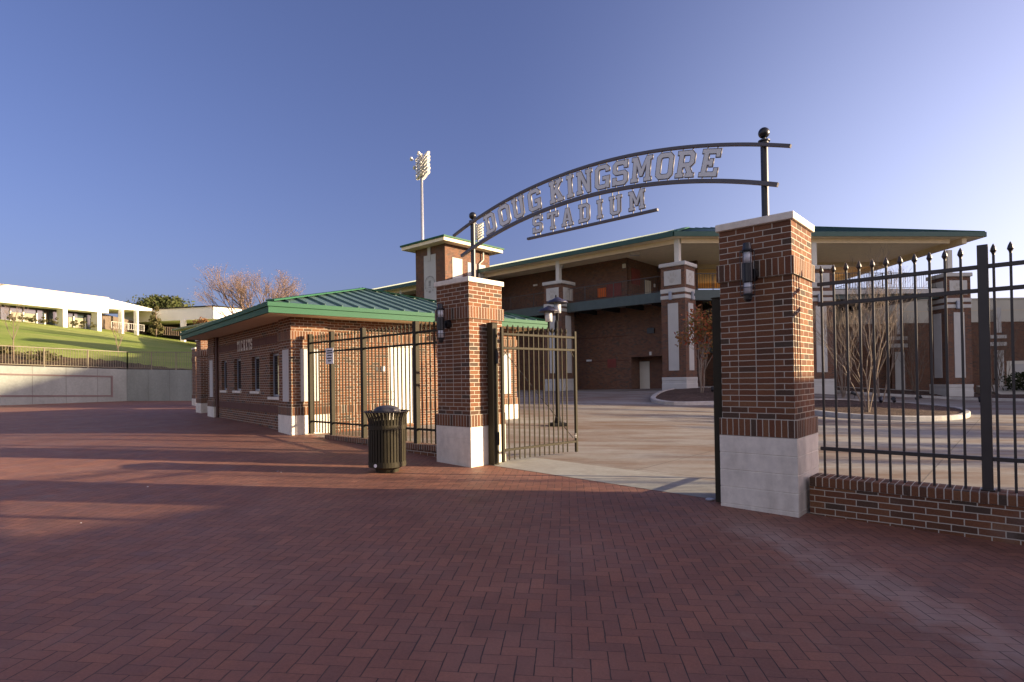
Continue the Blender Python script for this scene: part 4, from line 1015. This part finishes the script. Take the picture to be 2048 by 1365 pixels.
# ------------------------------------------------------------------ planters
def outline_loop(pix, h=0., n=1):
    return [on_ground(px, py, h) for px, py in pix]
def smooth_loop(pts, it=2):
    for _ in range(it):
        o = []
        for i in range(len(pts)):
            a, b = pts[i], pts[(i+1) % len(pts)]; o += [a*.75+b*.25, a*.25+b*.75]
        pts = o
    return pts
def planter(name, label, pts, hgt=.16, kw=.22):
    pts = smooth_loop([Vector((p[0], p[1], 0)) for p in pts]); c = sum(pts, Vector())/len(pts); zg = gz(c.x, c.y)
    T = thing(name, label, 'planter', (c.x, c.y, zg), 0, 'kerbed planting beds')
    m = MB(); n = len(pts); rings = []
    area = sum(a.x*b.y-b.x*a.y for a, b in zip(pts, pts[1:]+pts[:1]))
    if area < 0: pts = pts[::-1]
    for i, p in enumerate(pts):
        d = (pts[(i+1) % n]-pts[i-1]).normalized(); inw = Vector((-d.y, d.x, 0)); g = gz(p.x, p.y)-zg
        o_ = p-c; i_ = o_+inw*kw
        rings.append([m.bm.verts.new(v) for v in (o_+Vector((0, 0, g-.2)), o_+Vector((0, 0, g+hgt-.03)), o_+inw*.03+Vector((0, 0, g+hgt)), i_+Vector((0, 0, g+hgt)), i_+Vector((0, 0, g-.1)))])
    for i in range(n):
        A, B = rings[i], rings[(i+1) % n]
        for k in range(4): m.bm.faces.new([A[k], B[k], B[k+1], A[k+1]])
    m.build('kerb', M['kerb'], T)
    m = MB(); prev = None                             # mounded mulch in rings
    fr = (1., .85, .6, .3); ring_all = []
    for f in fr:
        rr = []
        for i, p in enumerate(pts):
            d = (pts[(i+1) % n]-pts[i-1]).normalized(); inw = Vector((-d.y, d.x, 0)); q_ = (p-c+inw*kw*.9)*f
            w3 = c+q_; rr.append(m.bm.verts.new(Vector((q_.x, q_.y, gz(w3.x, w3.y)-zg+hgt-.05+.16*(1-f)+random.uniform(-.015, .015)))))
        ring_all.append(rr)
    cc = m.bm.verts.new((0, 0, hgt+.1))
    for A, B in zip(ring_all, ring_all[1:]):
        for i in range(n): m.bm.faces.new([A[i], A[(i+1) % n], B[(i+1) % n], B[i]])
    for i in range(n): m.bm.faces.new([ring_all[-1][i], ring_all[-1][(i+1) % n], cc])
    m.build('mulch', M['mulch'], T, True)
    return T
planter('planting_bed', 'kerbed mulch bed under the autumn shrub beyond the gate opening', outline_loop([(1289, 801), (1330, 812), (1437, 810), (1560, 806), (1600, 793), (1560, 783), (1440, 778), (1345, 780)]))
planter('planting_bed', 'kerbed oval mulch bed with bare shrubs behind the right fence', outline_loop([(1560, 815), (1600, 826), (1690, 837), (1800, 842), (1900, 842), (1946, 836), (1935, 823), (1860, 814), (1760, 807), (1660, 803), (1590, 805)]))
planter('planting_bed', 'long mulch bed along the foot of the cream topped building', [(21.5, 38.9), (24, 38.0), (28, 37.2), (31, 34.6), (36, 33.8), (46, 35), (46, 45.3), (21.5, 45.3)])
# sloped concrete bank at the far right
m = MB(); p = [(33.6, 38.6), (44, 38.6), (44, 44), (35.5, 44)]
z0 = -.45; m.hexa([(x, y, z0-1) for x, y in p], [(33.8, 38.8, z0+.15), (44, 38.8, z0+1.2), (44, 44, z0+1.2), (35.6, 44, z0+.9)]); o_ = m.build('concrete_bank', M['cream']); structure(o_)

# ------------------------------------------------------------------ trees and shrubs
def grow(m, p, d, L, r, lv, rng, spread=.55, tips=None, segs=3, n=6, up=.1, mid=True, keep=.62, lo=2, hi=4):
    pts = [p]; rad = [r]; q_ = Vector(p); dd = Vector(d).normalized()
    for i in range(segs):
        dd = (dd+Vector((rng.uniform(-1, 1), rng.uniform(-1, 1), rng.uniform(-1, 1)))*.13+Vector((0, 0, up))).normalized()
        q_ = q_+dd*L/segs; pts.append(q_.copy()); rad.append(r*(1-.45*(i+1)/segs))
    m.tube(pts, rad, max(3, n), False)
    if lv <= 0:
        if tips is not None: tips.append((q_.copy(), dd.copy()))
        return
    kn = rng.randint(lo, hi)
    for k in range(kn):
        f = 1. if k == 0 else rng.uniform(.45, 1.)
        i = min(segs-1, int(f*segs)); g = f*segs-i; base = pts[i].lerp(pts[i+1], g)
        ax = dd.orthogonal().normalized(); ax.rotate(Matrix.Rotation(rng.uniform(0, 6.283), 3, dd)); nd = (dd+ax*math.tan(spread)*rng.uniform(.55, 1.25)).normalized()
        grow(m, base, nd, L*keep*rng.uniform(.8, 1.2), max(.003, r*.55), lv-1, rng, spread, tips, segs, n-1, up, mid, keep, lo, hi)
def leaves(m, tips, rng, num, size, rad):
    for p, d in tips:
        for k in range(num):
            c = p+Vector((rng.uniform(-1, 1), rng.uniform(-1, 1), rng.uniform(-1, 1)))*rad
            a = Vector((rng.uniform(-1, 1), rng.uniform(-1, 1), rng.uniform(-1, 1))).normalized(); b = a.orthogonal().normalized()
            s = size*rng.uniform(.6, 1.3); m.poly([c-a*s, c+b*s*.5, c+a*s, c-b*s*.5])
def bare_tree(name, label, loc, h, stems, lv, seed, lean=.45, r=.05, bark='bark', leafm=None, nl=2, ls=.05, lr=.15, group=None, spread=.5, keep=.62, lo=2, hi=4, up=.1, first=.36, trunk=0.):
    rng = random.Random(seed); T = thing(name, label, 'tree' if 'tree' in name else 'shrub', loc, rng.uniform(0, 6), group)
    m = MB(); tips = []
    base = Vector((0, 0, -.05))
    if trunk:
        m.tube([(0, 0, -.1), (.02, .01, trunk*.5), (0, 0, trunk)], [r*1.25, r, r*.9], 8); base = Vector((0, 0, trunk*.92))
    for k in range(stems):
        a = 6.283*k/stems+rng.uniform(-.4, .4); l_ = lean*rng.uniform(.4, 1.1)
        d = Vector((math.cos(a)*l_, math.sin(a)*l_, 1)); b = base+Vector((math.cos(a), math.sin(a), 0))*r*(1.2 if not trunk else .3)
        grow(m, b, d, h*first*rng.uniform(.85, 1.15), r*rng.uniform(.75, 1.), lv, rng, spread, tips, 3, 7, up, True, keep, lo, hi)
    m.build('trunk', M[bark], T, True, recalc=False)
    if leafm:
        m = MB(); leaves(m, tips, rng, nl, ls, lr); m.build('crown', M[leafm], T, recalc=False)
    return T
def leafy_tree(name, label, loc, h, w_, seed, leafm='leafgreen', num=5000, size=.3, cat='tree', blobs=14, base=.25, group=None, cone=False, trunk=True):
    rng = random.Random(seed); T = thing(name, label, cat, loc, 0, group)
    if trunk:
        m = MB(); m.tube([(0, 0, -.3), (.05*w_, 0, h*.35), (0, 0, h*.8)], [w_*.05, w_*.04, w_*.012], 8)
        for k in range(6):
            a = rng.uniform(0, 6.28); z = h*rng.uniform(.3, .65); m.tube([(0, 0, z), (math.cos(a)*w_*.3, math.sin(a)*w_*.3, z+h*.15)], [w_*.02, w_*.006], 5)
        m.build('trunk', M['bark'], T, True)
    cl = []
    for k in range(blobs):
        f = rng.random(); z = h*(base+(1-base)*f*.92); rr = w_/2*((1-f)**.7 if cone else math.sqrt(max(.05, 1-(2*f-.9)**2*.9)))
        a = rng.uniform(0, 6.28); q_ = rr*rng.uniform(.35, .85); cl.append((Vector((math.cos(a)*q_, math.sin(a)*q_, z)), max(.12*w_, rr*rng.uniform(.35, .6))))
    m = MB()
    for k in range(num):
        c, r = rng.choice(cl); v = Vector((rng.gauss(0, 1), rng.gauss(0, 1), rng.gauss(0, 1))).normalized()*r*rng.uniform(.55, 1.05); v.z *= .75
        p = c+v; a = (v.normalized()+Vector((rng.uniform(-1, 1), rng.uniform(-1, 1), rng.uniform(-1, 1)))*.8).normalized(); b = a.orthogonal().normalized(); b.rotate(Matrix.Rotation(rng.uniform(0, 6.28), 3, a)); e = a.cross(b)
        s = size*rng.uniform(.5, 1.3); m.poly([p-b*s, p+e*s*.5, p+b*s, p-e*s*.5])
    m.build('crown', M[leafm], T, recalc=False)
    return T
sg = 'bare multi stemmed shrubs in the beds'
def shrub_at(px, py, h, stems, lv, seed, label, **kw):
    p = on_ground(px, py, .12); return bare_tree('bare_shrub', label, p, h, stems, lv, seed, r=kw.pop('r', .032), bark='barkp', group=sg, **kw)
shrub_at(1735, 826, 6.2, 5, 5, 3, 'tall bare shrub rooted at the front of the oval mulch bed', lean=.32, spread=.42)
shrub_at(1762, 808, 7.0, 5, 5, 5, 'bare shrub just behind the front one in the oval bed', lean=.25, spread=.4)
shrub_at(1686, 794, 7.0, 6, 4, 8, 'bare shrub with many thin stems close to the third stadium column', lean=.30, spread=.4)
p = Vector((31.0, 44.2, -.3)); bare_tree('bare_shrub', 'bare twiggy shrub against the wall beside the first pilaster', p, 7.6, 8, 4, 12, lean=.24, r=.03, bark='barkp', group=sg, spread=.4)
p = Vector((34.6, 41.0, -.2)); bare_tree('bare_shrub', 'thin dark shrub in front of the last stadium column, beside the fence post', p, 7.0, 4, 4, 15, lean=.35, r=.03, bark='bark', group=sg, spread=.4)
p = Vector((37.2, 43.2, .3)); bare_tree('bare_shrub', 'thin bare shrub in front of the second pilaster', p, 6.4, 4, 4, 16, lean=.35, r=.025, bark='bark', group=sg, spread=.4)
p = on_ground(1403, 789, .12); bare_tree('autumn_shrub', 'shrub with red and orange autumn leaves seen through the gate opening', p, 5.0, 5, 3, 21, lean=.34, r=.04, bark='barkp', leafm='leafaut', nl=9, ls=.12, lr=.34, spread=.48, first=.40)
leafy_tree('hedge_shrub', 'low dark evergreen shrub on the concrete bank at the far right', (36.6, 41, .3), 1.0, 3.2, 31, 'leafhedge', 1500, .10, 'shrub', 16, .1, trunk=False)
# ground spotlights
def spot(loc, rz, label):
    T = thing('ground_spotlight', label, 'spotlight', loc, rz, 'black spotlights in the beds')
    m = MB(); m.lathe([(0, 0), (.06, 0), (.05, .03), (.015, .04), (.015, .18), (0, .18)], 12); m.build('stake', M['black'], T)
    m = MB(); m.tube([(-.12, 0, .20), (.1, 0, .30), (.16, 0, .33)], [.07, .085, .10], 14); m.beam((.0, 0, .17), (0, 0, .24), .05, .04); m.build('lamp_housing', M['black'], T)
    return T
s0 = spot(on_ground(1762, 812, .12), 1.0, 'ground spotlight at the foot of the rear bare shrub')
for px, py, h, lb in ((1788, 812, .12, 'ground spotlight right of the bare shrubs in the oval bed'), (1836, 806, .1, 'ground spotlight near the last stadium column'), (1961, 811, .1, 'ground spotlight right of the fence post'), (1709, 797, .1, 'ground spotlight left of the tall bare shrub'), (1425, 789, .1, 'ground spotlight beside the autumn shrub')):
    dup(s0, loc=on_ground(px, py, h), rz=random.uniform(0, 6), label=lb)

# ------------------------------------------------------------------ retaining wall, hill, buildings on the hill
Wp = [Vector((-40.0, 16.6, 2.95)), Vector((-28.05, 31.2, 2.70)), Vector((-24.2, 36.0, 2.50)), Vector((-19.1, 35.0, 2.36)), Vector((-6., 32.3, 2.2)), Vector((6, 50, 2.2))]
RW = thing('retaining_wall', 'long pale concrete retaining wall with a recessed brick edged panel', 'retaining wall', (-24.2, 36, .4)); base = Vector((-24.2, 36, .4))
m = WB()
def offs(i, d):
    a = Wp[max(0, i-1)]; b = Wp[min(len(Wp)-1, i+1)]; t = (b-a); t.z = 0; t.normalize(); return Vector((-t.y, t.x, 0))*d
for i in range(len(Wp)-2):
    a, b = Wp[i], Wp[i+1]; oa, ob_ = offs(i, .3), offs(i+1, .3)
    m.hexa([(a.x, a.y, -.3), (b.x, b.y, -.3), (b.x+ob_.x, b.y+ob_.y, -.3), (a.x+oa.x, a.y+oa.y, -.3)], [a[:], b[:], (b.x+ob_.x, b.y+ob_.y, b.z), (a.x+oa.x, a.y+oa.y, a.z)])
m.build('concrete_wall', M['wallconc'], RW, base=base)
m = WB()
bE = Wp[1].lerp(Wp[2], .86)
for a, b in ((Wp[0], Wp[1]), (Wp[1], bE)):
    d = (b-a).normalized(); n_ = Vector((d.y, -d.x, 0)).normalized()
    for z0, z1 in ((.43, .52), (1.62, 1.71)):
        q0 = a+n_*.03; q1 = b+n_*.03; k0 = a-n_*.02; k1 = b-n_*.02
        m.hexa([(q.x, q.y, q.z-z1) for q in (q0, q1, k1, k0)], [(q.x, q.y, q.z-z0) for q in (q0, q1, k1, k0)])
a = bE+Vector((.02, .02, 0)); q = [bE+n_*.03, bE+n_*.03+d*.10, bE-n_*.02+d*.10, bE-n_*.02]
m.hexa([(v.x, v.y, bE.z-1.74) for v in q], [(v.x, v.y, bE.z-.42) for v in q])
m.build('brick_edging', plain('dull_brick_edging', (.17, .125, .115), .9), RW, base=base)
HR = thing('hand_railing', 'thin pale metal railing along the top of the retaining wall', 'railing', (-24.2, 36, 2.5)); hb = Vector((-24.2, 36, 2.5))
for i in range(4):
    a, b = Wp[i]+offs(i, .15), Wp[i+1]+offs(i+1, .15); railing(a, b, 0, 1.1, 'rail_section', HR, hb, 'railpale', .125, 1.9, .012, .032)
far = [(-160, 624, 62, 0), (0, 637, 80, 0), (130, 651, 89, 0), (215, 661, 95, 0), (300, 673, 105, 0), (400, 686, 113, 0), (560, 700, 118, 0), (800, 720, 120, 0)]
farp = [at(px, py, d) for px, py, d, _ in far]
near = [Vector((-44, 17, 2.95)), Wp[1]+offs(1, .3), Wp[1].lerp(Wp[2], .6)+offs(1, .3), Wp[2]+offs(2, .3), Wp[2].lerp(Wp[3], .45)+offs(3, .3), Wp[3]+offs(3, .3), Wp[3].lerp(Wp[4], .5)+offs(4, .3), Wp[4]+offs(4, .3)]
def hill_pt(i, f):
    i = max(0, min(len(near)-1.001, i)); k = int(i); g = i-k
    a = near[k].lerp(near[k+1], g); b = farp[k].lerp(farp[k+1], g)
    p = a.lerp(b, f); p.z += .9*math.sin(math.pi*min(1, f))*max(0, 1-f)**1.5-.12*(1-f)-.25*min(1, f); return p
def mulch_f(i): return lerp_tab([(0, .17), (1, .12), (2, .10), (3, .075), (4.2, .03), (5, .015), (7, .01)], i)
def patch(name, mat, f0, f1, nf, kind=None):
    m = MB(); g = []
    for a in range(71):
        i = 7*a/70; row = []
        for b in range(nf+1):
            A, B = f0(i), f1(i); p = hill_pt(i, A+(B-A)*b/nf); row.append(m.bm.verts.new(p))
        g.append(row)
    for a in range(70):
        for b in range(nf): m.bm.faces.new([g[a][b], g[a+1][b], g[a+1][b+1], g[a][b+1]])
    o_ = m.build(name, mat, None, True); o_['kind'] = kind or 'structure'; return o_
jit = [random.uniform(-.012, .012) for _ in range(80)]
mf = lambda i: max(.004, mulch_f(i)+jit[int(i*10)]*min(1, mulch_f(i)*10))
patch('mulch_slope', M['ivy'], lambda i: 0., mf, 6); patch('grass_hill', M['grass'], mf, lambda i: 1.25, 30)
def hill_at(px, f):                                   # point of the hill below a sight line
    best = min((abs((lambda p: CX+F*p.x/p.y)(hill_pt(i/20, f))-px), i/20) for i in range(141)); return hill_pt(best[1], f)
rng = random.Random(4)
ps = hill_at(27, .05); bare_tree('young_tree', 'young bare tree on the lawn at the left edge', ps, 3.3, 4, 4, 41, lean=.5, r=.024, group='young bare trees on the lawn', trunk=1.35, spread=.42, first=.30)
ps = hill_at(237, .12); bare_tree('young_tree', 'young bare tree on the lawn in the middle of the hill', ps, 2.7, 4, 4, 43, lean=.7, r=.024, group='young bare trees on the lawn', trunk=.75, spread=.42, first=.32)
for px, f, s_, lb in ((85, .06, 1.1, 'low green shrub on the mulch just above the retaining wall'), (20, .10, 1.0, 'low brown green shrub on the mulch at the left edge')):
    ps = hill_at(px, f); leafy_tree('low_shrub', lb, ps, .45*s_, 1.5*s_, int(px)+3, 'leafolive', 500, .12, 'shrub', 8, .1, trunk=False, group='low shrubs on the mulch slope')

# white building: facade from the left edge to the corner, then its portico
def hb_pt(px, d): v = ray(px, 700); return Vector((v.x*d, d))
F0, F1 = Vector((-74.5, 71.8)), hb_pt(215, 94)
dirn = (F1-F0).normalized(); nrm = Vector((dirn.y, -dirn.x))
WBD = thing('white_building', 'long white flat roofed building with tall windows on top of the grassy hill', 'building', (F1.x, F1.y, 10.4)); wb = Vector((F1.x, F1.y, 10.4))
ZT, ZBm, ZG = 15.75, 13.30, 9.6
def fac(p, q_, out0, out1, z0, z1): return [p+nrm*out0, q_+nrm*out0, q_+nrm*out1, p+nrm*out1]
m = WB(); m.slab(fac(F0, F1, -14, .35, 0, 0), ZBm, ZT); m.build('parapet', M['white'], WBD, base=wb)
m = WB(); m.slab(fac(F0, F1, -14.1, .42, 0, 0), ZT, ZT+.12); m.build('coping', M['soffit'], WBD, base=wb)
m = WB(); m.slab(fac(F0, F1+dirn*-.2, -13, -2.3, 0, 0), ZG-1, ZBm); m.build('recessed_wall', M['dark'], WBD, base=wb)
LW = (F1-F0).length
def along(px):                                        # distance along facade for a sight line
    d = ray(px, 640); n2 = Vector((d.x, 1.)); den = n2.x*dirn.y-n2.y*dirn.x
    y = (F0.x*dirn.y-F0.y*dirn.x)/den; p = Vector((d.x*y, y)); return (p-F0).dot(dirn)
for px0, px1 in ((124, 133), (193, 201)):
    a, b = along(px0), along(px1); m = WB(); m.slab(fac(F0+dirn*a, F0+dirn*b, -1.2, .25, 0, 0), ZG-1, ZBm); m.build('column', M['white'], WBD, base=wb)
def along_in(px, off=-2.3):
    d = ray(px, 640); Q = F0+nrm*off; den = d.x*dirn.y-dirn.x; y = (Q.x*dirn.y-Q.y*dirn.x)/den; return (Vector((d.x*y, y))-Q).dot(dirn)
panes = [(0, 17, 'glassb'), (19, 43, 'blind'), (46, 70, 'blind'), (73, 86, 'glassb'), (98, 121, 'glassb'), (134, 144, 'blind'), (147, 167, 'blind'), (170, 180, 'glassb'), (183, 189, 'glassb')]
for px0, px1, mt in panes:
    a, b = along_in(px0), along_in(px1)
    m = WB(); m.slab(fac(F0+dirn*a, F0+dirn*b, -2.28, -2.15, 0, 0), ZG+.6, ZBm-.35); wf = m.build('window', M['glassb'], WBD, base=wb)
    if mt == 'blind':
        m = WB(); m.slab(fac(F0+dirn*(a+.1), F0+dirn*(b-.1), -2.149, -2.12, 0, 0), ZG+.75, ZBm-.95); m.build('blind', M['blind'], wf, base=wb)
    m = WB(); m.slab(fac(F0+dirn*a, F0+dirn*b, -2.149, -2.0, 0, 0), ZG+.5, ZG+.68); m.slab(fac(F0+dirn*(b+.02), F0+dirn*(b+.2), -2.2, -2.0, 0, 0), ZG-.5, ZBm-.8); m.build('window_frame', M['post'], wf, base=wb)
# portico with sloping roof
pa, pb = hb_pt(217, 95), hb_pt(318, 121)
m = WB(); q0 = F1; e0 = hb_pt(216, 93.2)
cA_ = hb_pt(216.5, 95); cB_ = hb_pt(318, 118); back = Vector((-1.0, .25))*9
zA, zB_ = at(216, 597.5, 95).z, at(318, 621, 118).z; zb0 = at(216, 618, 95).z
m.hexa([(cA_.x, cA_.y, zb0), (cB_.x, cB_.y, zB_-.25), (cB_.x-8, cB_.y+4, zB_-.25), (cA_.x-12, cA_.y+3, zb0)], [(cA_.x, cA_.y, zA), (cB_.x, cB_.y, zB_), (cB_.x-8, cB_.y+4, zB_+.5), (cA_.x-12, cA_.y+3, zA+.9)])
m.build('portico_roof', M['white'], WBD, base=wb)
for px0, px1, d in ((237, 244.5, 99), (268, 274.5, 106)):
    p, q_ = hb_pt(px0, d), hb_pt(px1, d); m = WB(); m.slab([p, q_, q_+Vector((-.2, .8)), p+Vector((-.2, .8))], ZG-1.5, at(px0, 621.5, d).z+.3); m.build('portico_column', M['white'], WBD, base=wb)
m = WB(); p, q_ = hb_pt(205, 103), hb_pt(300, 124); m.slab([p, q_, q_+Vector((-3, 2)), p+Vector((-3, 2))], 7, zb0+.2); m.build('porch_wall', plain('porch_brown', (.16, .12, .09), .9), WBD, base=wb)
# second building
SBD = thing('flat_roofed_building', 'low cream building with deep shaded porch behind the white building', 'building', (-60, 112, 10)); sb = Vector((-60, 112, 10))
A_, B_ = hb_pt(236, 117), hb_pt(428, 111.5); Cc = Vector((-42, 131))
zt_ = 16.5; zb_ = 14.1
m = WB(); m.slab([A_, B_, Cc, Cc+Vector((-40, 10))], zb_, zt_); m.build('parapet', M['white'], SBD, base=sb)
m = WB(); m.slab([A_+Vector((-.3, -.3)), B_+Vector((.2, -.3)), Cc+Vector((.3, .2)), Cc+Vector((-40, 10))], zt_, zt_+.2); m.build('coping', M['dark'], SBD, base=sb)
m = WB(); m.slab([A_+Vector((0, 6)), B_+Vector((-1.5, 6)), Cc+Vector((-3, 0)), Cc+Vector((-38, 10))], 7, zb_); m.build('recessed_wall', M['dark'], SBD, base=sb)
for px0, px1 in ((361, 369), (428, 435)):
    p, q_ = hb_pt(px0, 112.5), hb_pt(px1, 112.5); m = WB(); m.slab([p, q_, q_+Vector((0, .8)), p+Vector((0, .8))], 7.5, zb_); m.build('column', M['white'], SBD, base=sb)
T = thing('terrace_railing', 'small pale railing at the portico of the white building', 'railing', at(262, 660, 99)); tb = T.location.copy()
railing(at(223, 657, 96), at(288, 663.5, 101), 0, 1.15, 'rail_section', T, tb, 'post', .35, 2.5, .03, .05)
T = thing('terrace_railing', 'brown slatted railing in front of the shaded porch of the far building', 'railing', at(350, 671, 110)); tb = T.location.copy()
railing(at(327, 671, 108), at(405, 676, 110), 0, 1.6, 'rail_section', T, tb, 'bark', .3, 3, .05, .07)
# shrubs along the white building
for k, (px, py, d) in enumerate(((25, 640, 79), (48, 641, 80.5), (66, 642.5, 82), (89, 645, 84.5), (109, 646, 86), (149, 651, 89.5), (167, 653, 91), (185, 655, 92))):
    lb = ('first', 'second', 'third', 'fourth', 'fifth', 'sixth', 'seventh', 'eighth')[k]
    leafy_tree('low_shrub', lb+' small round shrub from the left along the foot of the white building', at(px, py+2, d), 1.0, 1.3, 60+k, 'leafolive', 220, .13, 'shrub', 6, .1, trunk=False, group='shrubs along the white building')
leafy_tree('conical_tree', 'olive green cone shaped tree in front of the far building', at(312, 671, 103), 5.6, 2.9, 71, 'leafolive', 2600, .20, 'tree', 26, .05, cone=True)
leafy_tree('brown_leaved_tree', 'orange brown leafed shrub beside the eave of the ticket office', at(404, 684, 100), 4.4, 4.6, 73, 'leaforange', 800, .20, 'tree', 14, .15)
leafy_tree('evergreen_tree', 'dark round evergreen tree rising behind the far building', at(324, 660, 150), 9.0, 13, 84, 'leafgreen', 6500, .40, 'tree', 46, .25, group='evergreen trees behind the hill buildings')
leafy_tree('evergreen_tree', 'smaller evergreen tree right of the round one behind the far building', at(366, 660, 152), 6.4, 7, 82, 'leafgreen', 2600, .48, 'tree', 16, .3, group='evergreen trees behind the hill buildings')
p = at(517, 692, 66); bare_tree('broad_tree', 'broad bare tree with rusty twigs rising behind the ticket office roof', p, 9.6, 9, 5, 91, lean=1.25, r=.16, bark='twig', leafm='leafpink', nl=1, ls=.06, lr=.28, spread=.42, keep=.66, up=.06, first=.34, trunk=1.3, lo=3, hi=4)

# ------------------------------------------------------------------ unseen blocks added outside the frame, sized to cast the shade
N0 = Vector((3.13, 6.357)); hs_ = Vector((tosun.x, tosun.y)).normalized(); te = math.tan(SUN_E)
D_ = 14.; e0 = N0+hs_*D_+V*.93; zr_ = 1.52+te*D_
NB = thing('shadow_block', 'low unseen brick block on the right, added to cast the forecourt shadow', 'building', (e0.x, e0.y, -.5)); nb_ = Vector((e0.x, e0.y, -.5))
m = WB(); m.slab([e0-V*40, e0-V*40+U*9, e0+U*9, e0], -1, zr_-.25); m.build('brick_wall', M['brickfar'], NB, base=nb_)
m = WB(); m.slab([e0-V*40, e0-V*40+U*9, e0+U*9, e0], zr_-.25, zr_); m.build('coping', M['stonefar'], NB, base=nb_)

# added gabled block, outlined so its shadow falls on stadium front and hill foot
HB = thing('shadow_gable', 'large unseen gabled block far to the right, added to shade the stadium and hill', 'building', (60, 34, -1)); hb0 = Vector((60, 34, -1))
prof = [(20.0, -1), (50, -1), (50, 22.2), (38.2, 22.4), (36.8, 23.1), (25.2, 20.2), (21.6, 17.6), (20.0, 15.5)]
m = WB(); A = [m.bm.verts.new((60, y, z)) for y, z in prof]; B = [m.bm.verts.new((72, y, z)) for y, z in prof]
m.bm.faces.new(A); m.bm.faces.new(B[::-1])
for i in range(len(prof)): m.bm.faces.new([A[i], A[(i+1) % len(prof)], B[(i+1) % len(prof)], B[i]])
m.build('brick_wall', M['brickfar'], HB, base=hb0)

# a pole and bare trees off to the right whose shadows streak the plaza
FP = thing('flag_pole', 'plain steel flag pole outside the frame to the right', 'flag pole', (24, 6.75, -.4)); m = MB(); m.lathe([(0, 0), (.07, 0), (.045, 7.0), (0, 7.02)], 12); m.build('pole', M['galv'], FP, True)
for k, (x, y, h) in enumerate(((27, 10.6, 4.2), (31, 14.2, 5.2), (25, 17.8, 4.6))):
    bare_tree('plaza_tree', ('first', 'second', 'third')[k]+' bare plaza tree outside the frame to the right', (x, y, gz(x, y)), h, 5, 4, 200+k, lean=.6, r=.10, bark='bark', group='bare plaza trees', trunk=1.2, spread=.45, first=.4, leafm='leafpink', nl=3, ls=.09, lr=.3)

for px, py, sz in ((296, 975, .018), (555, 944, .022), (562, 946, .015), (162, 1048, .014)):
    p = on_ground(px, py); m = MB(); a = random.uniform(0, 3); m.poly([(sz*math.cos(a+k*1.57)*(1 if k % 2 else .6), sz*math.sin(a+k*1.57), .006+.008*(k % 2)) for k in range(4)])
    o_ = m.build('litter_scrap', M['paper']); o_.location = p; tag(o_, 'tiny white litter scrap lying on the brick paving', 'litter', 'white scraps on the paving')
